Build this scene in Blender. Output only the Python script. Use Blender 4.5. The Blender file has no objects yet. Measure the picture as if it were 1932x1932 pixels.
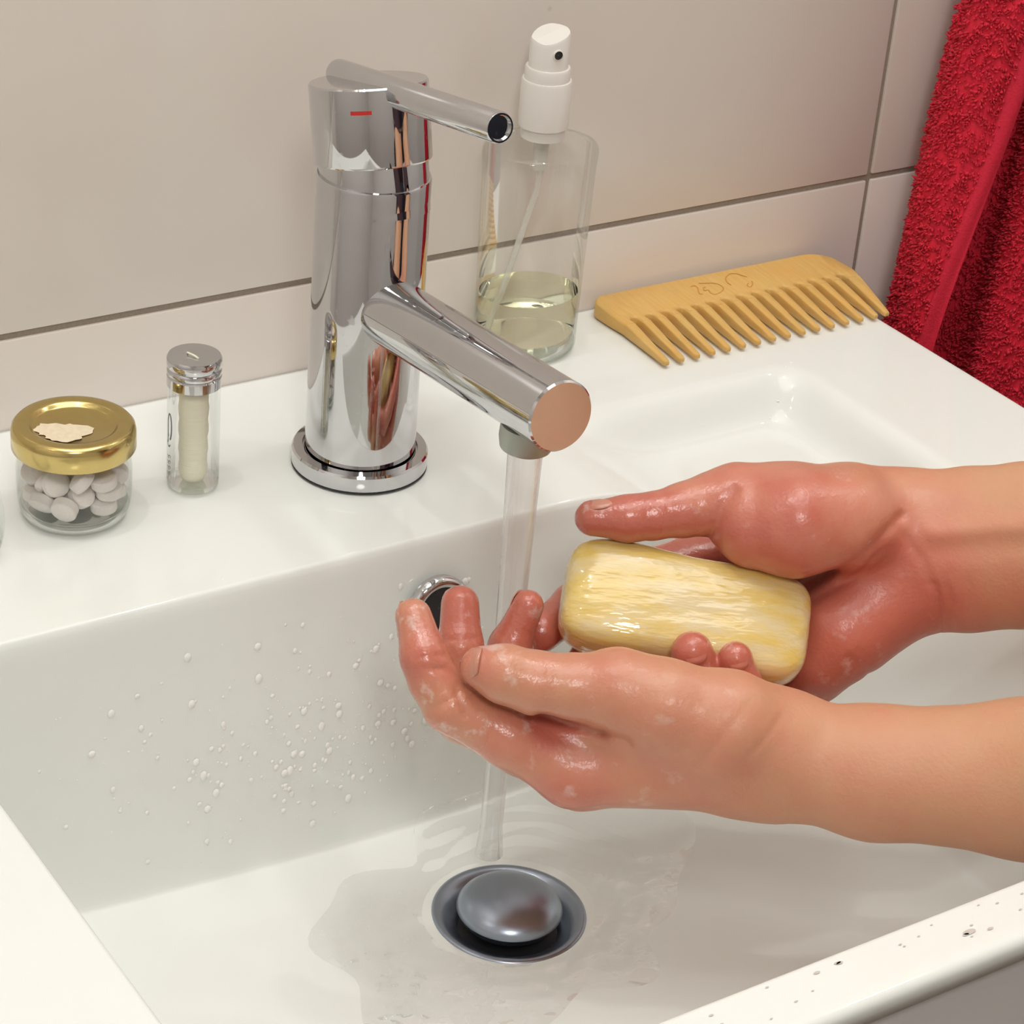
import bpy, bmesh, math, random
import numpy as np
from mathutils import Vector, Matrix
random.seed(7)
S = bpy.context.scene
COL = S.collection

# ---------------------------------------------------------------- camera, world, lights, exposure
cam_d = bpy.data.cameras.new('camera')
cam = bpy.data.objects.new('camera', cam_d)
COL.objects.link(cam)
cam_d.sensor_fit = 'HORIZONTAL'
cam_d.sensor_width = 36.0
cam_d.lens = 36.0 * 4627.78 / 1932.0
cam_d.clip_start = 0.01
cam.matrix_world = Matrix(((0.83788623, 0.21059129, -0.50358513, -0.4169),
                           (-0.54038793, 0.45015981, -0.71087062, -0.7566),
                           (0.07699063, 0.86776002, 0.49098369, 0.4313),
                           (0, 0, 0, 1)))
S.camera = cam

world = bpy.data.worlds.new('world')
S.world = world
world.use_nodes = True
world.node_tree.nodes['Background'].inputs[0].default_value = (1.0, 0.95, 0.9, 1)
world.node_tree.nodes['Background'].inputs[1].default_value = 0.05


def add_light(name, kind, loc, power, color, size, target=None):
    d = bpy.data.lights.new(name, kind)
    d.energy = power
    d.color = color
    if kind == 'AREA':
        d.shape = 'DISK'
        d.size = size
    else:
        d.shadow_soft_size = size
    o = bpy.data.objects.new(name, d)
    o.location = loc
    if target:
        o.rotation_euler = (Vector(target) - Vector(loc)).to_track_quat('-Z', 'Y').to_euler()
    COL.objects.link(o)
    return o


WARM = (1.0, 1.0, 0.97)
for lx, ly, lp_ in ((-0.70, -0.12, 1.5), (-0.27, -0.12, 3.4), (0.30, -0.13, 3.4), (0.74, -0.18, 2.2)):  # inner pair: mirror lamps; outer pair: added fill for the bowl floor
    add_light('mirror_and_fill_light', 'POINT', (lx, ly, 1.08), lp_, WARM, 0.022)
add_light('ceiling_light', 'AREA', (-0.05, -0.30, 1.57), 7.0, (1.0, 1.0, 0.985), 1.1, (-0.05, -0.30, 0))
add_light('added_fill_light', 'AREA', (-0.62, -1.35, 1.35), 7.0, (1.0, 0.99, 0.965), 0.35, (0.0, -0.25, 0.0))  # added front fill to brighten the shade under the arms; no known lamp there
S.view_settings.view_transform = 'Standard'
S.view_settings.look = 'None'
S.view_settings.gamma = 1.0
S.view_settings.use_curve_mapping = False
S.view_settings.exposure = 0.03
S.cycles.use_denoising = True
S.cycles.max_bounces = 16
S.cycles.transparent_max_bounces = 24
S.cycles.sample_clamp_indirect = 6.0
S.cycles.blur_glossy = 0.4


# ---------------------------------------------------------------- object helpers
def tag(o, label=None, cat=None, group=None, kind=None):
    if label: o['label'] = label
    if cat: o['category'] = cat
    if group: o['group'] = group
    if kind: o['kind'] = kind
    return o


def link(name, me, mat=None, parent=None, smooth=True):
    o = bpy.data.objects.new(name, me)
    COL.objects.link(o)
    if mat is not None:
        me.materials.append(mat)
    if parent is not None:
        o.parent = parent
    if smooth and len(me.polygons):
        me.polygons.foreach_set('use_smooth', [True] * len(me.polygons))
    return o


def mesh(name, V, Fc, mat=None, parent=None, smooth=True):
    me = bpy.data.meshes.new(name)
    me.from_pydata([tuple(map(float, v)) for v in V], [], [tuple(map(int, f)) for f in Fc])
    me.update()
    return link(name, me, mat, parent, smooth)


def empty(name, loc, label, cat, group=None):
    o = bpy.data.objects.new(name, None)
    o.empty_display_size = 0.02
    COL.objects.link(o)
    o.location = loc
    return tag(o, label, cat, group)


def lathe_data(prof, n=64, cap=True, sx=1.0, sy=1.0):
    """profile of (r, z); closed at both ends when cap."""
    V, Fc = [], []
    for r, z in prof:
        for i in range(n):
            a = 2 * math.pi * i / n
            V.append((r * sx * math.cos(a), r * sy * math.sin(a), z))
    for k in range(len(prof) - 1):
        for i in range(n):
            j = (i + 1) % n
            Fc.append((k * n + i, k * n + j, (k + 1) * n + j, (k + 1) * n + i))
    if cap:
        Fc.append(tuple(reversed(range(n))))
        b = (len(prof) - 1) * n
        Fc.append(tuple(range(b, b + n)))
    return V, Fc


def sharp_by_angle(o, ang=35):
    me = o.data
    bm = bmesh.new()
    bm.from_mesh(me)
    for e in bm.edges:
        if len(e.link_faces) == 2:
            e.smooth = e.calc_face_angle(0) < math.radians(ang)
    bm.to_mesh(me)
    bm.free()


def lathe(name, prof, mat, parent=None, n=64, cap=True, mtx=None, sx=1.0, sy=1.0, sharp=35):
    V, Fc = lathe_data(prof, n, cap, sx, sy)
    if mtx is not None:
        V = [tuple(mtx @ Vector(v)) for v in V]
    o = mesh(name, V, Fc, mat, parent)
    sharp_by_angle(o, sharp)
    return o


def axis_matrix(a, b):
    a, b = Vector(a), Vector(b)
    q = (b - a).to_track_quat('Z', 'Y')
    return Matrix.Translation(a) @ q.to_matrix().to_4x4(), (b - a).length


def bevel_box(name, lo, hi, bev, mat, parent=None, seg=2):
    bm = bmesh.new()
    bmesh.ops.create_cube(bm, size=1.0)
    for v in bm.verts:
        for i in range(3):
            v.co[i] = lo[i] if v.co[i] < 0 else hi[i]
    if bev:
        bmesh.ops.bevel(bm, geom=list(bm.edges), offset=bev, segments=seg, affect='EDGES', profile=0.6)
    me = bpy.data.meshes.new(name)
    bm.to_mesh(me)
    bm.free()
    o = link(name, me, mat, parent)
    sharp_by_angle(o, 50)
    return o


def tube_data(pts, rad, n=10):
    """tube along pts with per point radius."""
    P = [Vector(p) for p in pts]
    R = rad if isinstance(rad, (list, tuple)) else [rad] * len(P)
    V, Fc = [], []
    up = Vector((0.13, 0.31, 0.94))
    for k, p in enumerate(P):
        t = (P[min(k + 1, len(P) - 1)] - P[max(k - 1, 0)]).normalized()
        u = t.cross(up)
        if u.length < 1e-4: u = t.cross(Vector((1, 0, 0)))
        u.normalize()
        w = t.cross(u)
        for i in range(n):
            a = 2 * math.pi * i / n
            V.append(p + (u * math.cos(a) + w * math.sin(a)) * R[k])
    for k in range(len(P) - 1):
        for i in range(n):
            j = (i + 1) % n
            Fc.append((k * n + i, k * n + j, (k + 1) * n + j, (k + 1) * n + i))
    Fc.append(tuple(reversed(range(n))))
    b = (len(P) - 1) * n
    Fc.append(tuple(range(b, b + n)))
    return V, Fc


# ---------------------------------------------------------------- material helpers
def new_mat(name):
    m = bpy.data.materials.new(name)
    m.use_nodes = True
    nt = m.node_tree
    b = nt.nodes['Principled BSDF']
    return m, nt, b


def setp(b, **kw):
    for k, v in kw.items():
        b.inputs[k.replace('_', ' ')].default_value = v


def nn(nt, typ, **kw):
    n = nt.nodes.new(typ)
    for k, v in kw.items():
        if k in n.inputs:
            n.inputs[k].default_value = v
        else:
            setattr(n, k, v)
    return n


def pos(nt):
    return nn(nt, 'ShaderNodeNewGeometry').outputs['Position']


def noise(nt, scale, detail=3, vec=None, rough=0.5):
    n = nn(nt, 'ShaderNodeTexNoise')
    n.inputs['Scale'].default_value = scale
    n.inputs['Detail'].default_value = detail
    n.inputs['Roughness'].default_value = rough
    nt.links.new(vec if vec is not None else pos(nt), n.inputs['Vector'])
    return n.outputs['Fac']


def ramp(nt, fac, stops):
    r = nn(nt, 'ShaderNodeValToRGB')
    while len(r.color_ramp.elements) < len(stops):
        r.color_ramp.elements.new(0.5)
    for e, (p, c) in zip(r.color_ramp.elements, stops):
        e.position = p
        e.color = (*c, 1) if len(c) == 3 else c
    nt.links.new(fac, r.inputs['Fac'])
    return r.outputs['Color']


def mixc(nt, fac, a, b):
    m = nn(nt, 'ShaderNodeMix', data_type='RGBA')
    for sock, val in ((m.inputs['Factor'], fac), (m.inputs[6], a), (m.inputs[7], b)):
        if isinstance(val, (tuple, list)):
            sock.default_value = (*val, 1) if len(val) == 3 else val
        elif isinstance(val, (int, float)):
            sock.default_value = val
        else:
            nt.links.new(val, sock)
    return m.outputs[2]


def bump(nt, b, height, strength=0.2, dist=0.001):
    n = nn(nt, 'ShaderNodeBump')
    n.inputs['Strength'].default_value = strength
    n.inputs['Distance'].default_value = dist
    nt.links.new(height, n.inputs['Height'])
    nt.links.new(n.outputs['Normal'], b.inputs['Normal'])
    return n


def stretch(nt, scale, rot=(0, 0, 0)):
    m = nn(nt, 'ShaderNodeMapping')
    m.inputs['Scale'].default_value = scale
    m.inputs['Rotation'].default_value = rot
    nt.links.new(pos(nt), m.inputs['Vector'])
    return m.outputs['Vector']


def plain(name, col, rough=0.5, metal=0.0, **kw):
    m, nt, b = new_mat(name)
    setp(b, Base_Color=(*col, 1), Roughness=rough, Metallic=metal, **kw)
    return m


# porcelain
M_CER, nt, b = new_mat('white_porcelain')
setp(b, Roughness=0.08, IOR=1.5)
nt.links.new(mixc(nt, noise(nt, 9, 2), (0.855, 0.875, 0.835), (0.875, 0.895, 0.855)), b.inputs['Base Color'])
b.inputs['Specular IOR Level'].default_value = 0.45

# wall tile glaze with a few dark specks
M_TILE, nt, b = new_mat('glazed_wall_tile')
vo = nn(nt, 'ShaderNodeTexVoronoi')
vo.inputs['Scale'].default_value = 21.0
nt.links.new(pos(nt), vo.inputs['Vector'])
speck = ramp(nt, vo.outputs['Distance'], [(0.0, (1, 1, 1)), (0.022, (1, 1, 1)), (0.045, (0, 0, 0))])
cl = mixc(nt, noise(nt, 5, 4), (0.80, 0.735, 0.675), (0.84, 0.78, 0.72))
nt.links.new(mixc(nt, speck, cl, (0.50, 0.43, 0.37)), b.inputs['Base Color'])
setp(b, Roughness=0.22)
b.inputs['Specular IOR Level'].default_value = 0.5
bump(nt, b, noise(nt, 35, 3), 0.05, 0.0015)

M_GROUT, nt, b = new_mat('cement_grout')
nt.links.new(mixc(nt, noise(nt, 900, 3), (0.30, 0.25, 0.20), (0.42, 0.36, 0.30)), b.inputs['Base Color'])
setp(b, Roughness=0.9)

M_PAINT = plain('room_paint', (0.82, 0.80, 0.77), 0.6)
M_CEIL = plain('ceiling_paint', (0.75, 0.73, 0.70), 0.8)
M_FLOOR, nt, b = new_mat('brown_floor')
nt.links.new(mixc(nt, noise(nt, 12, 4), (0.16, 0.09, 0.055), (0.24, 0.14, 0.09)), b.inputs['Base Color'])
setp(b, Roughness=0.45)
M_CAB = plain('white_lacquer', (0.72, 0.69, 0.67), 0.18)

# chrome, with faint water marks
M_CHROME, nt, b = new_mat('polished_chrome')
setp(b, Metallic=1.0)
spots = ramp(nt, noise(nt, 260, 4), [(0.0, (0.03,) * 3), (0.60, (0.035,) * 3), (0.75, (0.22,) * 3)])
nt.links.new(spots, b.inputs['Roughness'])
nt.links.new(mixc(nt, noise(nt, 120, 3), (0.60, 0.60, 0.62), (0.66, 0.66, 0.67)), b.inputs['Base Color'])
M_STEEL = plain('brushed_steel', (0.34, 0.38, 0.45), 0.3, 1.0)
M_DARK = plain('dark_gap', (0.02, 0.02, 0.022), 0.5)
M_RED = plain('red_enamel', (0.55, 0.02, 0.015), 0.4)
M_AER = plain('aerator_limescale', (0.42, 0.45, 0.40), 0.4, 0.6)

# gold lid
M_GOLD, nt, b = new_mat('gold_lacquered_tin')
setp(b, Metallic=1.0, Roughness=0.2)
nt.links.new(mixc(nt, noise(nt, 200, 3), (0.58, 0.44, 0.16), (0.66, 0.52, 0.22)), b.inputs['Base Color'])
M_RESIDUE, nt, b = new_mat('torn_paper_residue')
nt.links.new(mixc(nt, noise(nt, 500, 4), (0.70, 0.55, 0.36), (0.86, 0.78, 0.60)), b.inputs['Base Color'])
setp(b, Roughness=0.8)


def thin_glass(name, tint, refl=(1, 1, 1), edge=0.35, base=0.03, rough=0.02):
    """a thin pane: tinted straight-through light plus a mirror layer that grows at grazing angles"""
    m = bpy.data.materials.new(name)
    m.use_nodes = True
    nt = m.node_tree
    nt.nodes.remove(nt.nodes['Principled BSDF'])
    out = nt.nodes['Material Output']
    tr = nn(nt, 'ShaderNodeBsdfTransparent')
    gl = nn(nt, 'ShaderNodeBsdfGlossy')
    gl.inputs['Roughness'].default_value = rough
    gl.inputs['Color'].default_value = (*refl, 1)
    lw = nn(nt, 'ShaderNodeLayerWeight')
    lw.inputs['Blend'].default_value = 0.25
    tc = ramp(nt, lw.outputs['Facing'], [(0.0, (1, 1, 1)), (0.55, tuple(0.5 + 0.5 * t for t in tint)), (0.97, tint)])
    nt.links.new(tc, tr.inputs['Color'])
    fr = ramp(nt, lw.outputs['Fresnel'], [(0.0, (base,) * 3), (0.25, (base * 1.5,) * 3), (1.0, (edge,) * 3)])
    mx = nn(nt, 'ShaderNodeMixShader')
    nt.links.new(fr, mx.inputs[0])
    nt.links.new(tr.outputs[0], mx.inputs[1])
    nt.links.new(gl.outputs[0], mx.inputs[2])
    nt.links.new(mx.outputs[0], out.inputs['Surface'])
    return m


M_GLASS = thin_glass('clear_glass', (0.90, 0.93, 0.91), edge=0.5)
M_GLASS_BASE = thin_glass('thick_green_glass', (0.72, 0.80, 0.79), edge=0.5, base=0.06)
M_WATERFILM = thin_glass('water_film', (0.97, 0.98, 0.98), edge=0.28, base=0.02)
nt = M_WATERFILM.node_tree
gl = [n for n in nt.nodes if n.type == 'BSDF_GLOSSY'][0]
bn = nn(nt, 'ShaderNodeBump')
bn.inputs['Strength'].default_value = 0.35
bn.inputs['Distance'].default_value = 0.003
nt.links.new(noise(nt, 95, 2, rough=0.4), bn.inputs['Height'])
nt.links.new(bn.outputs[0], gl.inputs['Normal'])

M_LIQ, nt, b = new_mat('pale_yellow_liquid')
setp(b, Base_Color=(0.975, 0.97, 0.80, 1), Roughness=0.0, IOR=1.12)
b.inputs['Transmission Weight'].default_value = 1.0
M_WATER = thin_glass('running_water', (0.80, 0.80, 0.79), edge=0.35, base=0.05, rough=0.12)
nt = M_WATER.node_tree
mx = [n for n in nt.nodes if n.type == 'MIX_SHADER'][0]
df_ = nn(nt, 'ShaderNodeBsdfTranslucent')
df_.inputs['Color'].default_value = (0.95, 0.94, 0.92, 1)
dd_ = nn(nt, 'ShaderNodeBsdfDiffuse')
dd_.inputs['Color'].default_value = (0.95, 0.94, 0.92, 1)
m1 = nn(nt, 'ShaderNodeMixShader')
nt.links.new(df_.outputs[0], m1.inputs[1])
nt.links.new(dd_.outputs[0], m1.inputs[2])
m2 = nn(nt, 'ShaderNodeMixShader')
nt.links.new(ramp(nt, noise(nt, 150, 3, stretch(nt, (1, 1, 0.03))), [(0.35, (0.10,) * 3), (0.7, (0.32,) * 3)]), m2.inputs[0])
nt.links.new(mx.outputs[0], m2.inputs[1])
nt.links.new(m1.outputs[0], m2.inputs[2])
nt.links.new(m2.outputs[0], nt.nodes['Material Output'].inputs['Surface'])
M_DROP, nt, b = new_mat('water_drop')
setp(b, Base_Color=(0.97, 0.95, 0.90, 1), Roughness=0.08, IOR=1.33)
b.inputs['Subsurface Weight'].default_value = 0.4
b.inputs['Subsurface Radius'].default_value = (0.002, 0.002, 0.002)

M_PLASTIC = plain('frosted_white_plastic', (0.82, 0.79, 0.74), 0.35)
b = M_PLASTIC.node_tree.nodes['Principled BSDF']
b.inputs['Subsurface Weight'].default_value = 0.3
b.inputs['Subsurface Radius'].default_value = (0.004, 0.004, 0.0035)
M_TUBE = plain('milky_tube', (0.85, 0.84, 0.76), 0.3)
M_TUBE.node_tree.nodes['Principled BSDF'].inputs['Alpha'].default_value = 0.45
M_TABLET, nt, b = new_mat('pressed_tablet')
nt.links.new(mixc(nt, noise(nt, 1400, 3), (0.88, 0.83, 0.78), (0.94, 0.90, 0.86)), b.inputs['Base Color'])
setp(b, Roughness=0.75)
bump(nt, b, noise(nt, 1500, 3), 0.25, 0.0004)
M_FLOSS, nt, b = new_mat('wound_silk_floss')
wv = nn(nt, 'ShaderNodeTexNoise')
wv.inputs['Scale'].default_value = 1.0
nt.links.new(stretch(nt, (120, 120, 2600), (0.12, 0.1, 0)), wv.inputs['Vector'])
nt.links.new(mixc(nt, wv.outputs['Fac'], (0.86, 0.83, 0.62), (0.95, 0.93, 0.78)), b.inputs['Base Color'])
setp(b, Roughness=0.6)
bump(nt, b, wv.outputs['Fac'], 0.4, 0.0005)
M_INK = plain('grey_ink', (0.16, 0.16, 0.18), 0.5)

# comb wood
M_WOOD, nt, b = new_mat('pale_bamboo_wood')
g = nn(nt, 'ShaderNodeTexNoise')
g.inputs['Scale'].default_value = 1.0
g.inputs['Detail'].default_value = 5
nt.links.new(stretch(nt, (700, 60, 300), (0, 0, 0.12)), g.inputs['Vector'])
w1 = mixc(nt, g.outputs['Fac'], (0.62, 0.36, 0.09), (0.80, 0.54, 0.19))
nt.links.new(mixc(nt, ramp(nt, noise(nt, 70, 3), [(0.35, (0, 0, 0)), (0.75, (0.45,) * 3)]), w1, (0.80, 0.40, 0.09)), b.inputs['Base Color'])
setp(b, Roughness=0.5)
bump(nt, b, g.outputs['Fac'], 0.15, 0.0004)
M_BURN = plain('burnt_engraving', (0.62, 0.29, 0.06), 0.7)

# towel
M_TOWEL, nt, b = new_mat('red_terry')
nt.links.new(mixc(nt, noise(nt, 420, 3), (0.55, 0.004, 0.028), (0.92, 0.022, 0.060)), b.inputs['Base Color'])
setp(b, Roughness=0.75)
b.inputs['Sheen Weight'].default_value = 0.25
b.inputs['Sheen Tint'].default_value = (1, 0.25, 0.25, 1)
M_HEM, nt, b = new_mat('red_woven_hem')
nt.links.new(mixc(nt, noise(nt, 900, 3), (0.56, 0.006, 0.032), (0.72, 0.018, 0.05)), b.inputs['Base Color'])
setp(b, Roughness=0.8)
bump(nt, b, noise(nt, 1500, 2), 0.4, 0.0006)

# soap
M_SOAP, nt, b = new_mat('wet_yellow_soap')
sm_ = nn(nt, 'ShaderNodeMapping', vector_type='TEXTURE')
sm_.inputs['Rotation'].default_value = (0, 0, -0.62)
sm_.inputs['Scale'].default_value = (1 / 22, 1 / 85, 1 / 85)
nt.links.new(pos(nt), sm_.inputs['Vector'])
st = sm_.outputs['Vector']
lath = ramp(nt, noise(nt, 1.6, 6, st, 0.62), [(0.40, (0, 0, 0)), (0.62, (1, 1, 1))])
nt.links.new(mixc(nt, lath, (0.80, 0.60, 0.17), (0.80, 0.67, 0.38)), b.inputs['Base Color'])
setp(b, Roughness=0.3)
b.inputs['Subsurface Weight'].default_value = 0.35
b.inputs['Subsurface Radius'].default_value = (0.008, 0.006, 0.003)
b.inputs['Coat Weight'].default_value = 1.0
b.inputs['Coat Roughness'].default_value = 0.03
bn = bump(nt, b, noise(nt, 1.2, 4, st, 0.5), 0.62, 0.0028)
nt.links.new(bn.outputs['Normal'], b.inputs['Coat Normal'])

# skin: colour runs from the warm forearm to the reddened, wet palm and finger tips through vertex weights
M_SKIN, nt, b = new_mat('skin')
at = nn(nt, 'ShaderNodeAttribute', attribute_name='flush')
wt = nn(nt, 'ShaderNodeAttribute', attribute_name='wet')
mott = noise(nt, 75, 5)
add = nn(nt, 'ShaderNodeMath', operation='MULTIPLY_ADD')
nt.links.new(mott, add.inputs[0])
add.inputs[1].default_value = 0.5
nt.links.new(at.outputs['Fac'], add.inputs[2])
sk = ramp(nt, add.outputs[0], [(0.12, (0.62, 0.36, 0.20)), (0.5, (0.64, 0.30, 0.18)), (0.85, (0.62, 0.22, 0.145)), (1.0, (0.56, 0.155, 0.105))])
fo = nn(nt, 'ShaderNodeMath', operation='MULTIPLY')
foam = ramp(nt, noise(nt, 85, 6, None, 0.62), [(0.60, (0, 0, 0)), (0.72, (0.75,) * 3)])
nt.links.new(foam, fo.inputs[0])
nt.links.new(wt.outputs['Fac'], fo.inputs[1])
nt.links.new(mixc(nt, fo.outputs[0], sk, (0.80, 0.66, 0.60)), b.inputs['Base Color'])
mr = nn(nt, 'ShaderNodeMapRange')
nt.links.new(wt.outputs['Fac'], mr.inputs['Value'])
mr.inputs['To Min'].default_value = 0.52
mr.inputs['To Max'].default_value = 0.27
nt.links.new(mr.outputs['Result'], b.inputs['Roughness'])
cw = nn(nt, 'ShaderNodeMath', operation='MULTIPLY')
nt.links.new(wt.outputs['Fac'], cw.inputs[0])
cw.inputs[1].default_value = 0.55
nt.links.new(cw.outputs[0], b.inputs['Coat Weight'])
b.inputs['Coat Roughness'].default_value = 0.16
b.inputs['Subsurface Weight'].default_value = 0.12
b.inputs['Subsurface Radius'].default_value = (0.006, 0.0025, 0.0015)
b.inputs['Subsurface Scale'].default_value = 1.0
h1 = noise(nt, 700, 4)
h2 = noise(nt, 230, 3)
hm = nn(nt, 'ShaderNodeMath', operation='ADD')
nt.links.new(h1, hm.inputs[0])
nt.links.new(h2, hm.inputs[1])
bn = bump(nt, b, hm.outputs[0], 0.24, 0.0007)
nt.links.new(bn.outputs['Normal'], b.inputs['Coat Normal'])
M_NAIL = plain('finger_nail', (0.60, 0.26, 0.18), 0.2)
M_NAIL.node_tree.nodes['Principled BSDF'].inputs['Coat Weight'].default_value = 0.6
M_SHIRT = plain('dark_knit', (0.035, 0.010, 0.016), 0.85)
M_TROUSER = plain('navy_denim', (0.02, 0.022, 0.035), 0.85)
M_HAIR = plain('brown_hair', (0.05, 0.028, 0.015), 0.6)

# ---------------------------------------------------------------- room shell
FLOOR_Z = -0.85
CEIL_Z = 1.60
tag(bevel_box('floor', (-1.3, -2.2, FLOOR_Z - 0.05), (1.1, 0.03, FLOOR_Z), 0, M_FLOOR), kind='structure')
tag(bevel_box('ceiling', (-1.3, -2.2, CEIL_Z), (1.1, 0.03, CEIL_Z + 0.05), 0, M_CEIL), kind='structure')
tag(bevel_box('wall_left', (-1.35, -2.2, FLOOR_Z), (-1.3, 0.03, CEIL_Z), 0, M_PAINT), kind='structure')
tag(bevel_box('wall_right', (1.1, -2.2, FLOOR_Z), (1.15, 0.03, CEIL_Z), 0, M_PAINT), kind='structure')
tag(bevel_box('wall_front', (-1.3, -2.25, FLOOR_Z), (1.1, -2.2, CEIL_Z), 0, M_PAINT), kind='structure')
wall = tag(bevel_box('wall_back', (-1.3, 0.0014, FLOOR_Z), (1.1, 0.03, CEIL_Z), 0, M_GROUT), kind='structure')
JX = [-1.3, -0.903, -0.303, 0.297, 0.897, 1.1]
JZ = [FLOOR_Z, -0.563, -0.263, 0.037, 0.337, 0.637, 0.937, 1.237, 1.537, CEIL_Z]
G = 0.0014
for i in range(len(JX) - 1):
    for k in range(len(JZ) - 1):
        o = bevel_box('tile', (JX[i] + G, 0.0, JZ[k] + G), (JX[i + 1] - G, 0.008, JZ[k + 1] - G), 0.0008, M_TILE, wall)

# ---------------------------------------------------------------- washbasin
def sstep(x, a, b):
    t = np.clip((x - a) / (b - a), 0, 1)
    return t * t * (3 - 2 * t)


def smin_np(a, b, k):
    h = np.maximum(k - np.abs(a - b), 0) / k
    return np.minimum(a, b) - h * h * k * 0.25


SX0, SX1, SY0, SY1 = -0.271, 0.259, -0.3955, -0.0006


def smax_np(a, b, k):
    return -smin_np(-a, -b, k)


def basin_depth(x, y):
    """depth of the ceramic below the rim: deep bowl plus a shallow tray at the back right"""
    fl = 0.1155 - 0.10 * np.maximum(np.hypot((x + 0.010) * 0.8, y + 0.203) - 0.03, 0)
    left = (x + 0.201) * 9
    right = (0.191 - x) * 2.2
    front = (y + 0.3765) * 6
    back = (-0.134 - y) * 8.5
    d = smin_np(fl, left, 0.012)
    d = smin_np(d, smin_np(back, right, 0.12), 0.02)
    d = smin_np(d, front, 0.006)
    fade = sstep(x, 0.045, 0.125)
    tray = smin_np(smin_np((-0.081 - y) * 2.0, (0.194 - x) * 2.0, 0.03), (y + 0.3765) * 3, 0.01)
    tray = np.minimum(smin_np(tray, 0.0170 + 0 * x, 0.008) * fade - 0.006 * (1 - fade), 0.0170)
    d = smax_np(d, tray, 0.010)
    k = 0.011
    d = np.where(d > k, d, np.where(d < -k, 0, (d + k) ** 2 / (4 * k)))
    return d


def dense(lo, hi, spots, coarse, fine, rad):
    v = [lo]
    while v[-1] < hi - 1e-6:
        s = coarse
        for c in spots:
            if abs(v[-1] - c) < rad: s = fine
        v.append(min(v[-1] + s, hi))
    return np.array(v)


xs = dense(SX0, SX1, (-0.198,), 0.0025, 0.0008, 0.012)
ys = dense(SY0, SY1, (-0.140, -0.375), 0.0022, 0.0007, 0.017)
Xg, Yg = np.meshgrid(xs, ys, indexing='ij')
DR = (-0.0125, -0.2055)
HR = 0.0252
hx, hy = Xg - DR[0], Yg - DR[1]
hole = np.hypot(hx, hy)
snap = np.abs(hole - HR) < 0.0012
Xg = np.where(snap, DR[0] + hx / np.maximum(hole, 1e-6) * HR, Xg)
Yg = np.where(snap, DR[1] + hy / np.maximum(hole, 1e-6) * HR, Yg)
Zg = -basin_depth(Xg, Yg)
Zg = np.where((hole < HR) & ~snap, -0.1245, Zg)
n0, n1 = Xg.shape
V = np.stack([Xg, Yg, Zg], -1).reshape(-1, 3)
idx = np.arange(n0 * n1).reshape(n0, n1)
Fq = np.stack([idx[:-1, :-1], idx[1:, :-1], idx[1:, 1:], idx[:-1, 1:]], -1).reshape(-1, 4).tolist()
loop = list(idx[:, 0]) + list(idx[-1, 1:]) + list(idx[-2::-1, -1]) + list(idx[0, -2:0:-1])
V = V.tolist()
cx, cy = (SX0 + SX1) / 2, (SY0 + SY1) / 2
prev = loop
RR = 0.0032
for st in range(1, 8):
    cur = []
    for q in loop:
        x, y, z = V[q]
        ox = -1 if abs(x - SX0) < 1e-6 else (1 if abs(x - SX1) < 1e-6 else 0)
        oy = -1 if abs(y - SY0) < 1e-6 else 0
        if st <= 5:
            a = st / 5 * math.pi / 2
            dx, dz = RR * math.sin(a), -RR * (1 - math.cos(a))
        elif st == 6:
            dx, dz = RR, -0.0075
        else:
            dx, dz = RR - 0.012, -0.0075
        L = math.hypot(ox, oy) or 1
        V.append((x + ox * dx / L, y + oy * dx / L, z + dz))
        cur.append(len(V) - 1)
    for i in range(len(loop)):
        j = (i + 1) % len(loop)
        Fq.append((prev[j], prev[i], cur[i], cur[j]))
    prev = cur
sink = empty('washbasin', (0, 0, 0), 'white porcelain washbasin with deep rectangular bowl against the tiled wall', 'sink')
basin = mesh('basin', V, Fq, M_CER, sink)
# overflow ring on the back wall of the bowl
mt, _ = axis_matrix((-0.0090, -0.1395, -0.0262), (-0.0090, -0.1505, -0.0250))
lathe('overflow_ring', [(0.0078, 0.0), (0.0122, 0.0), (0.0124, 0.003), (0.0112, 0.0045), (0.0095, 0.0048), (0.0084, 0.0036), (0.0078, 0.0)], M_CHROME, sink, 40, False, mt, sharp=60)
lathe('overflow_opening', [(0.0001, 0.002), (0.0086, 0.002)], M_DARK, sink, 40, False, mt)
# drain
dz = -0.1165
dm = Matrix.Translation((DR[0], DR[1], dz))
lathe('drain_flange', [(0.0176, -0.0065), (0.0184, -0.0040), (0.0196, -0.0024), (0.0226, -0.0002), (0.0244, 0.0012), (0.0264, 0.0016), (0.0274, 0.0011), (0.0279, -0.002)], M_STEEL, sink, 72, False, dm, sharp=60)
lathe('drain_well', [(0.0001, -0.0062), (0.0182, -0.0062), (0.0184, -0.0045)], M_DARK, sink, 48, False, dm)
plug = [(0.0170, 0.0002)] + [(0.0188 * math.cos(a), 0.0034 + 0.0076 * math.sin(a)) for a in [i * math.pi / 2 / 10 for i in range(10)]] + [(0.0002, 0.0110)]
lathe('drain_plug', plug, M_STEEL, sink, 64, True, dm)

kv, kf = [], []
rs = random.Random(5)
for i in range(24):
    x, y = rs.uniform(-0.075, 0.05), rs.uniform(-0.391, -0.380)
    r = rs.choice([0.0004, 0.0005, 0.0006, 0.0009]) if i else 0.0018
    if i == 0: x, y = 0.0138, -0.3885
    b0 = len(kv)
    for q in range(10):
        a = q * math.pi / 5
        kv.append((x + r * math.cos(a) * 1.3, y + r * 0.55 * math.sin(a), 0.00025 - float(basin_depth(np.array(x), np.array(y)))))
    kf.append(tuple(range(b0, b0 + 10)))
sp_ = mesh('rim_specks', kv, kf, plain('grey_speck', (0.60, 0.55, 0.50), 0.5), sink)
sp_['kind'] = 'stuff'

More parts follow.
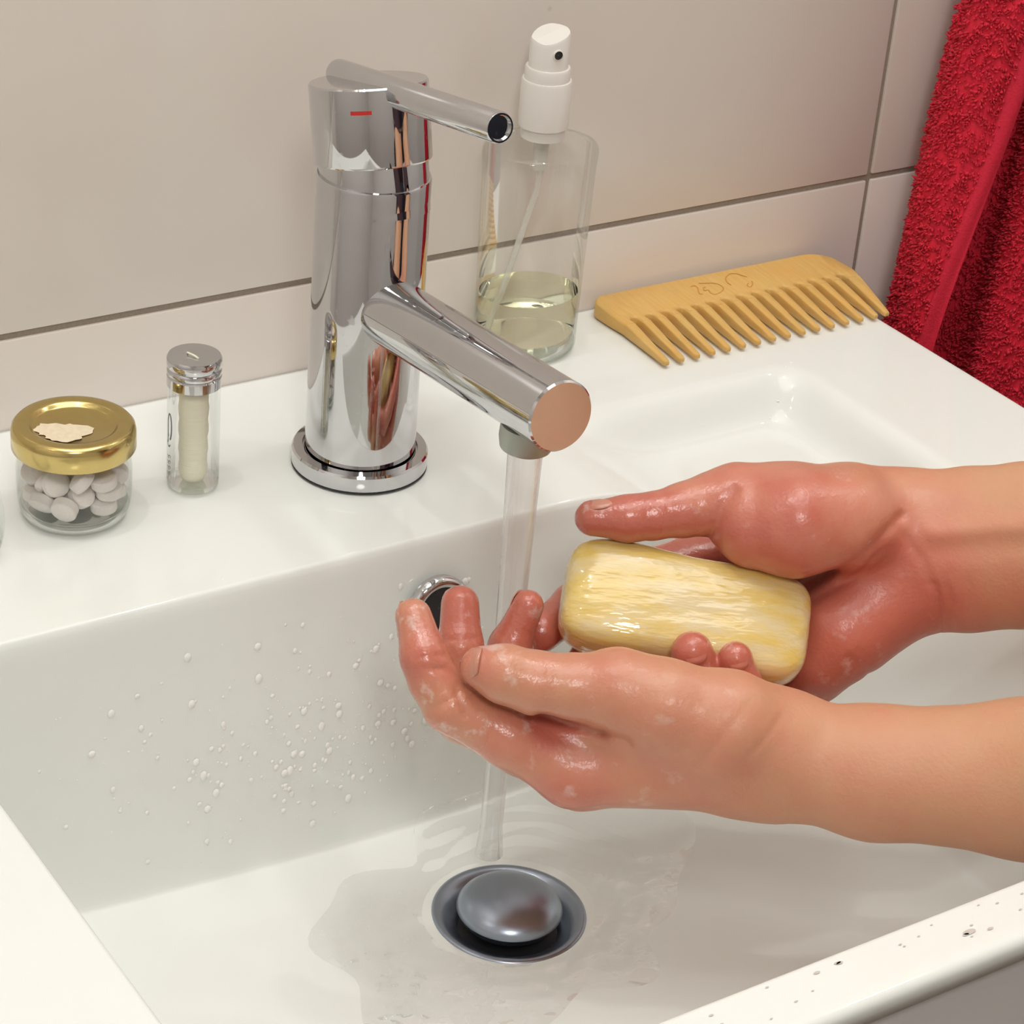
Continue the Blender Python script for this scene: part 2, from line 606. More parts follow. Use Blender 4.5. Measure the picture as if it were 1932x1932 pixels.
# vanity cabinet below the basin
cab = empty('vanity_cabinet', (-0.006, -0.2, FLOOR_Z), 'white lacquered vanity cabinet under the washbasin', 'cabinet')
cab_parts = [('drawer_front', (-0.268, -0.3945, -0.45), (0.256, -0.376, -0.0085)), ('drawer_front', (-0.268, -0.3945, FLOOR_Z + 0.08), (0.256, -0.376, -0.454)),
             ('side_panel', (-0.268, -0.375, FLOOR_Z + 0.02), (-0.250, -0.004, -0.0085)), ('side_panel', (0.238, -0.375, FLOOR_Z + 0.02), (0.256, -0.004, -0.0085)),
             ('plinth', (-0.249, -0.34, FLOOR_Z), (0.237, -0.02, FLOOR_Z + 0.08))]
for nme, lo, hi in cab_parts:
    o = bevel_box(nme, lo, hi, 0.0012, M_CAB)
    o.parent = cab
    o.matrix_parent_inverse = cab.matrix_basis.inverted() if False else Matrix.Translation((0.006, 0.2, -FLOOR_Z))

# ---------------------------------------------------------------- faucet
FX, FY = -0.0057, -0.0764
fau = empty('faucet', (FX, FY, 0), 'chrome single-lever basin mixer tap with running water', 'faucet')
lathe('base_ring', [(0.0205, 0.0004), (0.0246, 0.0004), (0.0250, 0.0012), (0.0250, 0.0062), (0.0244, 0.0070), (0.0212, 0.0072), (0.0209, 0.0060), (0.0205, 0.0060)], M_CHROME, fau, 96, False)
lathe('seal', [(0.0250, 0.0001), (0.0250, 0.0005), (0.0240, 0.0007)], M_DARK, fau, 64, False)
lathe('body', [(0.0204, 0.0040), (0.0203, 0.0060), (0.0200, 0.1127), (0.0197, 0.1135), (0.0193, 0.1135)], M_CHROME, fau, 128, True)
TILT = math.radians(12.5)
hm_ = Matrix.Translation((0.0004, -0.0020, 0.100)) @ Matrix.Rotation(-TILT, 4, 'X')
lathe('neck', [(0.0190, 0.0)] + [(0.0192, 0.010), (0.0191, 0.018), (0.0186, 0.0215)], M_CHROME, fau, 96, True, hm_)
cap = lathe('handle_cap', [(0.0170, 0.0182), (0.0204, 0.0182), (0.0207, 0.0189), (0.0207, 0.0449), (0.0202, 0.0455)], M_CHROME, fau, 128, True, hm_)
lv, L = axis_matrix((0.0008, 0.0300, 0.1395), (0.0008, -0.0738, 0.1563))
lever = lathe('lever', [(0.0012, -0.0012), (0.0036, -0.0006), (0.0050, 0.0010), (0.0052, 0.003), (0.0052, L - 0.0008), (0.0048, L), (0.0042, L), (0.0038, L - 0.0012)], M_CHROME, fau, 64, True, lv)
# red hot-water mark curved on the cap
mv, mf = [], []
for i in range(9):
    a = math.radians(-90 - 48 + 20 * i / 8)
    for zz in (0.0370, 0.0383):
        mv.append(hm_ @ Vector((0.02078 * math.cos(a), 0.02078 * math.sin(a), zz)))
for i in range(8):
    mf.append((2 * i, 2 * i + 2, 2 * i + 3, 2 * i + 1))
mesh('hot_mark', mv, mf, M_RED, cap)
SPT = math.radians(4.8)
sp0 = Vector((0, 0, 0.0665))
sp1 = sp0 + Vector((0, -math.cos(SPT), math.sin(SPT))) * 0.1225
sm, L = axis_matrix(sp0, sp1)
lathe('spout', [(0.0121, 0.004), (0.0121, L - 0.0007), (0.0115, L), (0.0112, L)], M_CHROME, fau, 96, True, sm)
am, _ = axis_matrix((0, FY * 0 - 0.1045, 0.0660), (0, -0.1040, 0.0560))
lathe('aerator', [(0.0090, 0.0), (0.0092, 0.0050), (0.0086, 0.0085), (0.0070, 0.0095), (0.0068, 0.0080)], M_AER, fau, 48, True, am)

# running water: stream from the aerator to the drain
sx, sy = FX, FY - 0.1042
prof = []
for i in range(41):
    z = 0.0572 - i * (0.0572 + 0.1085) / 40
    r = 0.0060 - 0.0022 * (i / 40) ** 0.7 + (0.0012 * max(0, (i - 37) / 3) if i > 37 else 0)
    prof.append((r, z))
water = empty('water_stream', (sx, sy, -0.108), 'clear water stream falling from the chrome spout to the drain', 'water')
wm = Matrix.Translation((0, 0, 0.108))
w = lathe('stream', prof, M_WATER, water, 40, True, wm)
# film of water running over the bowl floor round the drain
fv, ff = [], []
NR, NA = 30, 96
for k in range(NR):
    for i in range(NA):
        a = 2 * math.pi * i / NA
        rmax = 0.062 + 0.012 * math.sin(a * 2 + 0.6) + 0.006 * math.sin(a * 5 + 1.1) + 0.004 * math.sin(a * 9)
        r = 0.0286 + (rmax - 0.0286) * k / (NR - 1)
        x, y = DR[0] + r * math.cos(a) * 1.1, DR[1] + r * math.sin(a)
        y = min(y, -0.1475)
        z = -float(basin_depth(np.array(x), np.array(y)))
        e = 1 - (k / (NR - 1)) ** 4
        fv.append((x - sx, y - sy, z + 0.108 + 0.0001 + (0.0008 + 0.00028 * math.sin(r * 520 + 2 * math.sin(a * 5)) * math.sin(a * 7 + r * 200)) * e))
for k in range(NR - 1):
    for i in range(NA):
        j = (i + 1) % NA
        ff.append((k * NA + i, k * NA + j, (k + 1) * NA + j, (k + 1) * NA + i))
mesh('water_film', fv, ff, M_WATERFILM, water)

# splashed drops on the back wall of the bowl and round the bowl floor
dv, df = [], []


def wall_y(x, z):
    lo, hi = -0.165, -0.120
    for _ in range(22):
        m_ = (lo + hi) / 2
        if -float(basin_depth(np.array(x), np.array(m_))) < z: lo = m_
        else: hi = m_
    return (lo + hi) / 2


def add_drop(c, nrm, r, el=1.0):
    nrm = Vector(nrm).normalized()
    u = nrm.orthogonal().normalized() if abs(nrm.z) > 0.7 else nrm.cross(Vector((0, 0, 1))).normalized()
    wv_ = nrm.cross(u)
    b0 = len(dv)
    n = 8
    for ring, hgt in ((1.0, 0.0), (0.75, 0.22), (0.35, 0.33)):
        for i in range(n):
            a = 2 * math.pi * i / n
            dv.append(Vector(c) + u * math.cos(a) * r * ring + wv_ * math.sin(a) * r * ring * el + nrm * hgt * r)
    dv.append(Vector(c) + nrm * 0.36 * r)
    for k in range(2):
        for i in range(n):
            j = (i + 1) % n
            df.append((b0 + k * n + i, b0 + k * n + j, b0 + (k + 1) * n + j, b0 + (k + 1) * n + i))
    for i in range(n):
        df.append((b0 + 2 * n + i, b0 + 2 * n + (i + 1) % n, b0 + 3 * n))


rnd = random.Random(3)
for i in range(430):
    x = rnd.gauss(-0.055, 0.040)
    z = -0.068 + rnd.gauss(0, 0.020)
    if rnd.random() < 0.14: x, z = rnd.uniform(-0.17, 0.03), rnd.uniform(-0.09, -0.02)
    if not (-0.18 < x < 0.03 and -0.102 < z < -0.016): continue
    r = rnd.choice([0.00025, 0.0003, 0.0003, 0.0004, 0.0004, 0.0006, 0.0008, 0.0010, 0.0014])
    add_drop((x, wall_y(x, z) - 0.0001, z), (0, -1, 0.1), r, rnd.uniform(0.9, 1.5))
for px in [(0.1931,-0.0783), (0.1977,-0.0767), (0.1782,-0.0906), (0.1836,-0.0879), (0.0125,-0.3017), (-0.0880,-0.1282), (-0.0090,-0.0956)]:
    z = -float(basin_depth(np.array(px[0]), np.array(px[1])))
    add_drop((px[0], px[1], z), (0, 0, 1), 0.0006)
tag(mesh('water_drops', dv, df, M_DROP), 'splashed water drops sprinkled on the bowl wall behind the hands', 'water', kind='stuff')

# ---------------------------------------------------------------- gold-lidded jar with tablets
JC = (-0.1142,-0.0668)
jar = empty('glass_jar', (JC[0], JC[1], 0), 'small round glass jar of tablets with a gold screw lid', 'jar')
lathe('jar_glass', [(0.0001, 0.0003), (0.0165, 0.0003), (0.0178, 0.0012), (0.0192, 0.0050), (0.0198, 0.0100), (0.0199, 0.0180), (0.0193, 0.0232), (0.0180, 0.0262), (0.0175, 0.0275), (0.0175, 0.0330)], M_GLASS, jar, 72, False)
lathe('jar_base', [(0.0150, 0.0030), (0.0172, 0.0034), (0.0186, 0.0052), (0.0190, 0.0042), (0.0180, 0.0016), (0.0165, 0.0006), (0.0001, 0.0006)], M_GLASS_BASE, jar, 64, False, sharp=70)
lid_p = [(0.0196, 0.0272), (0.0208, 0.0262), (0.0213, 0.0268), (0.0213, 0.0325), (0.0209, 0.0342), (0.0200, 0.0352), (0.0188, 0.0355), (0.0160, 0.0354), (0.0150, 0.0350), (0.0144, 0.0342), (0.0136, 0.0338), (0.0002, 0.0338)]
lid = lathe('lid', lid_p, M_GOLD, jar, 96, False, sharp=70)
rv, rf = [(-0.003, -0.004, 0.03395)], []
for i in range(40):
    a = 2 * math.pi * i / 40
    r = 0.0104 * (1 + 0.14 * math.sin(3 * a) + 0.10 * rnd.uniform(-1, 1))
    q = Vector((-0.0030 + r * math.cos(a) * 0.95, -0.0045 + r * math.sin(a) * 0.62, 0.0339))
    ca, sa = math.cos(-0.5), math.sin(-0.5)
    rv.append((q.x * ca - q.y * sa, q.x * sa + q.y * ca, 0.03395))
for i in range(40): rf.append((0, 1 + i, 1 + (i + 1) % 40))
mesh('label_residue', rv, rf, M_RESIDUE, lid)
tp = [(0.0001, -0.0027), (0.0030, -0.0025), (0.0043, -0.0019), (0.0046, -0.0014), (0.0046, 0.0014), (0.0043, 0.0019), (0.0030, 0.0025), (0.0001, 0.0027)]
TABLETS = []
TABLETS = [(0.00762, -0.01155, 0.0127, (0.0435, -0.5739, 0.8178, -0.0021)),
           (-0.00268, 0.00459, 0.00804, (0.2241, 0.0747, -0.9658, -0.1067)),
           (0.0058, -0.01117, 0.00726, (0.034, 0.021, 0.9992, -0.0024)),
           (0.00862, 0.00148, 0.01271, (0.2321, -0.0646, -0.969, -0.054)),
           (-0.00891, -0.01196, 0.00939, (0.2038, -0.3529, -0.7491, 0.5223)),
           (-0.0096, 0.00042, 0.01366, (0.3988, 0.4123, 0.7398, -0.3517)),
           (0.01237, -0.00455, 0.00784, (0.6099, -0.0807, 0.1264, 0.7781)),
           (0.00643, 0.00311, 0.00793, (0.9663, 0.0072, 0.2045, -0.1564)),
           (-0.00184, -0.00985, 0.01215, (0.8889, 0.3606, 0.2259, -0.1698)),
           (-0.01354, -0.0038, 0.00901, (0.6733, 0.0615, 0.4053, 0.6153)),
           (-0.00513, -0.00399, 0.00895, (0.5674, 0.6095, -0.3408, -0.4365)),
           (-0.00116, 0.00454, 0.01349, (0.2598, -0.7158, -0.6455, 0.0592)),
           (0.00496, 0.01041, 0.0091, (0.2897, -0.056, -0.6988, -0.6516)),
           (-0.01199, 0.0053, 0.0074, (0.0652, -0.5786, -0.8125, 0.0295)),
           (0.0023, -0.004, 0.01436, (0.0907, -0.5418, -0.6482, 0.5273)),
           (-0.0074, 0.01133, 0.01239, (0.4373, -0.736, 0.5119, -0.07)),
           (1e-05, 0.01145, 0.01712, (0.0206, -0.4435, -0.8059, 0.3917)),
           (-0.01133, 0.00778, 0.01457, (0.7721, 0.3734, -0.0955, -0.5052)),
           (-0.00177, 0.01469, 0.00928, (0.567, 0.3116, 0.4133, -0.6408)),
           (0.00509, -0.01296, 0.01775, (0.0169, 0.9044, 0.4135, 0.1038)),
           (-0.00953, -0.0063, 0.01651, (0.1304, -0.1647, -0.8431, -0.4951)),
           (0.01233, -0.00638, 0.01582, (0.5809, 0.7108, -0.3963, 0.0169)),
           (0.01377, 0.00199, 0.0185, (0.2531, 0.1022, 0.9143, 0.2993)),
           (-0.00309, -0.01329, 0.01973, (0.5564, 0.1392, -0.3857, -0.7227)),
           (0.01449, 0.00446, 0.00942, (0.77, 0.3617, -0.4675, -0.2402)),
           (0.0044, 0.00303, 0.01869, (0.2531, 0.1492, -0.204, -0.9338)),
           (0.01069, 0.01069, 0.0154, (0.4752, -0.0938, -0.7794, 0.3973)),
           (0.00601, -0.0034, 0.02208, (0.8306, 0.5462, -0.0501, 0.0957))]

tab_me = None
for k, (tx, ty, tz, q) in enumerate(TABLETS):
    if tab_me is None:
        o = lathe('tablet', tp, M_TABLET, None, 24, False, sharp=22)
        tab_me = o.data
    else:
        o = bpy.data.objects.new('tablet', tab_me)
        COL.objects.link(o)
    o.location = (JC[0] + tx, JC[1] + ty, tz)
    o.rotation_mode = 'QUATERNION'
    o.rotation_quaternion = q
    tag(o, 'round white tablet lying inside the gold-lidded glass jar', 'tablet', 'tablets in the gold-lidded jar')

# glass vessel cut by the left border of the photograph
GC = (-0.1556,-0.0791)
gl2 = empty('glass_tumbler', (GC[0], GC[1], 0), 'clear glass tumbler at the left edge beside the gold-lidded jar', 'glass')
lathe('tumbler_wall', [(0.0060, 0.0003), (0.0075, 0.0010), (0.0090, 0.0045), (0.0098, 0.0090), (0.0101, 0.0130), (0.0098, 0.0170), (0.0090, 0.021), (0.0088, 0.024)], M_GLASS, gl2, 48, False)
lathe('tumbler_base', [(0.0001, 0.0032), (0.0078, 0.0034), (0.0086, 0.0046), (0.0074, 0.0012), (0.0060, 0.0005)], M_GLASS_BASE, gl2, 48, False)

# ---------------------------------------------------------------- floss vial
VC = (-0.0685,-0.0663)
vial = empty('floss_vial', (VC[0], VC[1], 0), 'slim glass vial of dental floss with a silver screw cap', 'vial')
lathe('vial_glass', [(0.0001, 0.0003), (0.0082, 0.0003), (0.0091, 0.0012), (0.0093, 0.0030), (0.0093, 0.0395), (0.0086, 0.0420)], M_GLASS, vial, 56, False)
lathe('vial_base', [(0.0001, 0.0020), (0.0086, 0.0022), (0.0092, 0.0030), (0.0088, 0.0010), (0.0080, 0.0005)], M_GLASS_BASE, vial, 48, False)
sv, sf = [], []
prof = [(0.0001, 0.0034), (0.0040, 0.0032), (0.0046, 0.0045)]
for i in range(14):
    prof.append((0.0050 + 0.00022 * math.sin(i * 1.9) + 0.0004 * (i / 14), 0.0055 + i * 0.00235))
prof += [(0.0050, 0.0385), (0.0040, 0.0392), (0.0001, 0.0392)]
lathe('floss_spool', prof, M_FLOSS, vial, 40, False, sharp=80)
capp = [(0.0088, 0.0405), (0.0096, 0.0405), (0.0096, 0.0440), (0.0091, 0.0445), (0.0096, 0.0452), (0.0096, 0.0466), (0.0091, 0.0472), (0.0097, 0.0480), (0.0097, 0.0508), (0.0092, 0.0516), (0.0002, 0.0516)]
cp = lathe('screw_cap', capp, M_CHROME, vial, 64, False, sharp=40)
tv, tf = tube_data([(-0.0016, 0.0022, 0.0518), (-0.0022, 0.0010, 0.0525), (-0.0012, -0.0005, 0.0522), (-0.0008, -0.0020, 0.0522), (-0.0002, -0.0034, 0.0518)], 0.00036, 6)
mesh('floss_end', tv, tf, M_FLOSS, cp)
# lettering printed down the left of the vial
lv_, lf_ = [], []


def vial_pt(a, z, rad=0.00945):
    return Vector((rad * math.cos(a), rad * math.sin(a), z))


def stroke(uv, wd):
    """flat printed stroke on the vial wall; uv in (angle rad, height)"""
    b0 = len(lv_)
    for k, (a, z) in enumerate(uv):
        a0, z0 = uv[max(k - 1, 0)]
        a1, z1 = uv[min(k + 1, len(uv) - 1)]
        ta, tz = (a1 - a0) * 0.0094, z1 - z0
        l = math.hypot(ta, tz) or 1
        na, nz = -tz / l * wd / 0.0094, ta / l * wd
        lv_.append(vial_pt(a + na, z + nz))
        lv_.append(vial_pt(a - na, z - nz))
    for k in range(len(uv) - 1):
        lf_.append((b0 + 2 * k, b0 + 2 * k + 1, b0 + 2 * k + 3, b0 + 2 * k + 2))


A0 = math.atan2(-0.816, -0.578) - 0.98
def arc(ac, zc, ra, rz, t0, t1, n=14):
    return [(ac + ra * math.cos(t0 + (t1 - t0) * i / n), zc + rz * math.sin(t0 + (t1 - t0) * i / n)) for i in range(n + 1)]
stroke(arc(A0 + 0.06, 0.0255, 0.13, 0.0052, -1.3, 4.0), 0.00038)
stroke([(A0 - 0.06, 0.0285), (A0 - 0.06, 0.0190)], 0.0004)
stroke(arc(A0 + 0.0, 0.0190, 0.10, 0.0014, 2.6, 6.0), 0.0003)
for k in range(4):
    z = 0.0135 - k * 0.0022
    stroke(arc(A0 + 0.07, z, 0.07, 0.0007, 0, 4.5, 8), 0.00018)
    stroke([(A0 - 0.10, z + 0.0006), (A0 - 0.04, z - 0.0006)], 0.00018)
mesh('lettering', lv_, lf_, M_INK, vial)

# ---------------------------------------------------------------- spray bottle
BC = (0.1030,-0.0184)
bot = empty('spray_bottle', (BC[0], -0.0205, 0), 'clear glass spray bottle with white pump behind the tap', 'bottle')
BSY = 0.82
bp = [(0.0001, 0.0010), (0.0190, 0.0004), (0.0212, 0.0012), (0.0220, 0.0035), (0.0224, 0.0300), (0.0236, 0.0790), (0.0241, 0.0850), (0.0239, 0.0868), (0.0230, 0.0880), (0.0120, 0.0886), (0.0086, 0.0892), (0.0080, 0.0930), (0.0080, 0.0960)]
lathe('bottle_glass', bp, M_GLASS, bot, 96, False, sy=BSY, sharp=70)
lathe('bottle_base', [(0.0001, 0.0060), (0.0175, 0.0062), (0.0205, 0.0075), (0.0214, 0.0050), (0.0208, 0.0016), (0.0185, 0.0009), (0.0001, 0.0014)], M_GLASS_BASE, bot, 72, False, sy=BSY, sharp=70)
lathe('liquid', [(0.0001, 0.0078), (0.0195, 0.0078), (0.0209, 0.0100), (0.0211, 0.0255), (0.0209, 0.0262), (0.0001, 0.0262)], M_LIQ, bot, 72, False, sy=BSY, sharp=50)
pump = lathe('pump', [(0.0086, 0.0915), (0.0088, 0.0960), (0.0098, 0.0962), (0.0099, 0.1140), (0.0095, 0.1150), (0.0089, 0.1150), (0.0089, 0.1192), (0.0085, 0.1200), (0.0077, 0.1200)], M_PLASTIC, bot, 64, False, sharp=45)
hv, hf = lathe_data([(0.0077, 0.1150), (0.0077, 0.1335), (0.0072, 0.1345), (0.0040, 0.1345), (0.0001, 0.1345)], 48, False)
hv2 = []
for x, y, z in hv:
    if z > 0.125: z -= 0.0035 * max(0, min(1, (0.0045 - x) / 0.010)) ** 1.3 + 0.0012 * max(0, -y / 0.0077)
    hv2.append((x, y, z))
hd = mesh('pump_head', hv2, hf, M_PLASTIC, bot)
sharp_by_angle(hd, 40)
nd = Vector((-0.16, -0.98, 0)).normalized()
nm, _ = axis_matrix(nd * 0.0073 + Vector((0, 0, 0.1268)), nd * 0.0081 + Vector((0, 0, 0.1268)))
lathe('nozzle', [(0.0021, 0), (0.0021, 0.0008), (0.0017, 0.0010)], M_PLASTIC, hd, 24, False, nm)
lathe('nozzle_hole', [(0.0001, 0.00062), (0.0018, 0.00062)], M_DARK, hd, 24, False, nm)
tv, tf = tube_data([(0.002, 0, 0.094), (0.000, 0, 0.070), (-0.006, 0.002, 0.045), (-0.0135, 0.002, 0.020), (-0.0165, 0.002, 0.010)], 0.0013, 10)
mesh('dip_tube', tv, tf, M_TUBE, bot)
lathe('neck_stem', [(0.0030, 0.078), (0.0030, 0.094)], M_TUBE, bot, 24, True)

# ---------------------------------------------------------------- wooden comb
comb = empty('wooden_comb', (0.208, -0.030, 0), 'pale wooden wide-tooth comb lying on the basin rim by the wall', 'comb')
CO = Vector((0.208, -0.030, 0))


def comb_z(y):
    """half profile: thick along the spine, thin at the teeth; y in world"""
    t = max(0.0, min(1.0, (-0.006 - y) / 0.054))
    top = 0.0078 - 0.0042 * t ** 1.2
    bot = 0.0002 + 0.0012 * t
    return bot, top


def slab(name, poly, mat, parent, bev=0.0009):
    """closed outline in xy -> slab following comb_z with softened rim"""
    n = len(poly)
    ctr = Vector((sum(p[0] for p in poly) / n, sum(p[1] for p in poly) / n))
    V, Fc = [], []
    rings = []
    inn = []
    for i, p in enumerate(poly):
        a = Vector(poly[i - 1])
        c = Vector(poly[(i + 1) % n])
        t = (c - a).normalized()
        nrm = Vector((t.y, -t.x))
        inn.append(Vector(p) - nrm * bev)
    for which, off in ((0, 1), (0, 0.3), (0, 0), (1, 0), (1, 0.3), (1, 1)):
        ring = []
        for i, p in enumerate(poly):
            q = Vector(p).lerp(inn[i], off)
            lo, hi = comb_z(q.y)
            f = {1: 0, 0.3: 0.55, 0: 1}[off] * bev
            z = lo + f if which == 0 else hi - f
            V.append((q.x - CO.x, q.y - CO.y, z))
            ring.append(len(V) - 1)
        rings.append(ring)
    for k in range(5):
        for i in range(n):
            j = (i + 1) % n
            Fc.append((rings[k][i], rings[k][j], rings[k + 1][j], rings[k + 1][i]))
    Fc.append(tuple(reversed(rings[0])))
    Fc.append(tuple(rings[5]))
    o = mesh(name, V, Fc, mat, parent)
    bm = bmesh.new()
    bm.from_mesh(o.data)
    bmesh.ops.triangulate(bm, faces=[f for f in bm.faces if len(f.verts) > 4])
    bmesh.ops.recalc_face_normals(bm, faces=bm.faces)
    bm.to_mesh(o.data)
    bm.free()
    o.data.polygons.foreach_set('use_smooth', [True] * len(o.data.polygons))
    sharp_by_angle(o, 40)
    return o


YB = -0.0300
def rc(cx_, cy_, r, a0, a1, n=8):
    return [(cx_ + r * math.cos(math.radians(a0 + (a1 - a0) * i / n)), cy_ + r * math.sin(math.radians(a0 + (a1 - a0) * i / n))) for i in range(n + 1)]
X0, X1 = 0.1455, 0.2755
slots = [0.1535 + i * (0.2640 - 0.1535) / 14 for i in range(15)]
SW = 0.0018
outline = [(X0 + 0.0012, YB)] + [(X0 + 0.0004, -0.018)] + rc(X0 + 0.0075, -0.0110, 0.0072, 180, 90)
outline += rc(X1 - 0.0165, -0.0185, 0.0147, 90, 25) + [(X1 - 0.0015, -0.024), (X1 - 0.0030, YB)]
for s in reversed(slots):
    outline += [(s + SW, YB), (s + SW, -0.0268)] + rc(s, -0.0268, SW, 0, 180, 6)[1:-1] + [(s - SW, -0.0268), (s - SW, YB)]
outline = outline[::-1]
slab('spine', outline, M_WOOD, comb)
edges = [X0 + 0.0012] + [v for s in slots for v in (s - SW, s + SW)] + [X1 - 0.0030]
for i in range(16):
    xa, xb = edges[2 * i], edges[2 * i + 1]
    c = (xa + xb) / 2 - 0.0036
    if i == 0: c += 0.0006
    if i == 15: c -= 0.0028
    yt = -0.0610
    wt_ = 0.0015
    ta = lambda f: xa + (c - wt_ - xa) * f
    tb = lambda f: xb + (c + wt_ - xb) * f
    poly = [(xa, YB + 0.0004)] + [(ta(f), YB + (yt + 0.0016 - YB) * f) for f in (0.25, 0.5, 0.75)] + [(c - wt_, yt + 0.0016), (c - wt_ * 0.6, yt + 0.0004), (c + wt_ * 0.6, yt + 0.0004), (c + wt_, yt + 0.0016)] + [(tb(f), YB + (yt + 0.0016 - YB) * f) for f in (0.75, 0.5, 0.25)] + [(xb, YB + 0.0004)]
    slab('tooth', poly, M_WOOD, comb, 0.0005)
# burnt emblem: two small outlined shapes on the spine
ev, ef = [], []


def burn(pts, wd=0.00026):
    b0 = len(ev)
    for k, (x, y) in enumerate(pts):
        a, c = pts[max(k - 1, 0)], pts[min(k + 1, len(pts) - 1)]
        t = Vector((c[0] - a[0], c[1] - a[1])).normalized()
        for sgn in (1, -1):
            px_, py_ = x - t.y * wd * sgn, y + t.x * wd * sgn
            ev.append((px_ - CO.x, py_ - CO.y, comb_z(py_)[1] + 0.00006))
    for k in range(len(pts) - 1):
        ef.append((b0 + 2 * k, b0 + 2 * k + 2, b0 + 2 * k + 3, b0 + 2 * k + 1))


def smooth_path(pts, n=5):
    out = []
    for i in range(len(pts) - 1):
        p0, p1, p2, p3 = pts[max(i - 1, 0)], pts[i], pts[i + 1], pts[min(i + 2, len(pts) - 1)]
        for j in range(n):
            t = j / n
            out.append(tuple(0.5 * (2 * p1[d] + (p2[d] - p0[d]) * t + (2 * p0[d] - 5 * p1[d] + 4 * p2[d] - p3[d]) * t * t + (3 * p1[d] - p0[d] - 3 * p2[d] + p3[d]) * t ** 3) for d in (0, 1)))
    return out + [pts[-1]]


EM = [[(0.1990,-0.0102), (0.1993,-0.0109), (0.2046,-0.0126), (0.2064,-0.0151), (0.2059,-0.0184), (0.2028,-0.0206), (0.1991,-0.0214), (0.1981,-0.0198), (0.1987,-0.0171), (0.1968,-0.0169), (0.1977,-0.0149), (0.1992,-0.0144)],
      [(0.1932,-0.0119), (0.1954,-0.0116), (0.1954,-0.0139), (0.1938,-0.0168), (0.1931,-0.0188), (0.1942,-0.0193)],
      [(0.2111,-0.0171), (0.2111,-0.0142), (0.2128,-0.0108), (0.2168,-0.0082), (0.2197,-0.0089), (0.2213,-0.0114), (0.2226,-0.0131)],
      [(0.2194,-0.0183), (0.2176,-0.0199), (0.2182,-0.0214), (0.2208,-0.0195), (0.2221,-0.0171)]]
for p in EM: burn(smooth_path(p))
mesh('burnt_emblem', ev, ef, M_BURN, comb)

# ---------------------------------------------------------------- implicit-surface modeller for the hands (millimetres)
class Field:
    def __init__(s, lo, hi, h):
        s.h = h
        s.lo = np.array(lo, np.float32)
        s.n = np.ceil((np.array(hi) - s.lo) / h).astype(int) + 1
        s.ax = [s.lo[i] + h * np.arange(s.n[i], dtype=np.float32) for i in range(3)]
        s.D = np.full(s.n, 60.0, np.float32)

    def box(s, pts, rad, pad):
        pts = np.array(pts)
        rad = np.array(rad)[:, None]
        a = np.floor(((pts - rad - pad).min(0) - s.lo) / s.h).astype(int)
        c = np.ceil(((pts + rad + pad).max(0) - s.lo) / s.h).astype(int) + 1
        a = np.clip(a, 0, s.n)
        c = np.clip(c, 0, s.n)
        return tuple(slice(a[i], c[i]) for i in range(3))

    def grid(s, sl):
        return np.meshgrid(s.ax[0][sl[0]], s.ax[1][sl[1]], s.ax[2][sl[2]], indexing='ij', sparse=True)


def f_smin(a, b, k):
    h = np.maximum(k - np.abs(a - b), 0) / k
    return np.minimum(a, b) - h * h * (k * 0.25)


def cone(g, a, ra, b, rb):
    a, b = np.array(a, np.float32), np.array(b, np.float32)
    d = b - a
    L2 = float(d @ d)
    t = ((g[0] - a[0]) * d[0] + (g[1] - a[1]) * d[1] + (g[2] - a[2]) * d[2]) / L2
    t = np.clip(t, 0, 1)
    return np.sqrt((g[0] - a[0] - t * d[0]) ** 2 + (g[1] - a[1] - t * d[1]) ** 2 + (g[2] - a[2] - t * d[2]) ** 2) - (ra + (rb - ra) * t)


def chain_sub(F, sl, joints, k):
    g = F.grid(sl)
    D = None
    for (a, ra), (b_, rb) in zip(joints[:-1], joints[1:]):
        c = cone(g, a, ra, b_, rb)
        D = c if D is None else f_smin(D, c, k)
    return D


def add_chain(F, joints, k, kin=3.0):
    """blend a chain of round cones into the field"""
    sl = F.box([j[0] for j in joints], [j[1] for j in joints], k + 4)
    D = chain_sub(F, sl, joints, kin)
    F.D[sl] = f_smin(F.D[sl], D, k)


def add_fingers(F, fingers, k, kin=3.0):
    """each finger blends with the palm but never with its neighbours"""
    P = F.D.copy()
    for joints in fingers:
        sl = F.box([j[0] for j in joints], [j[1] for j in joints], k + 4)
        D = chain_sub(F, sl, joints, kin)
        F.D[sl] = np.minimum(F.D[sl], f_smin(P[sl], D, k))


def groove(F, pts, r, k=1.2):
    for a, c in zip(pts[:-1], pts[1:]):
        sl = F.box([a, c], [r, r], k + 3)
        D = cone(F.grid(sl), a, r, c, r)
        F.D[sl] = -f_smin(-F.D[sl], D, k)


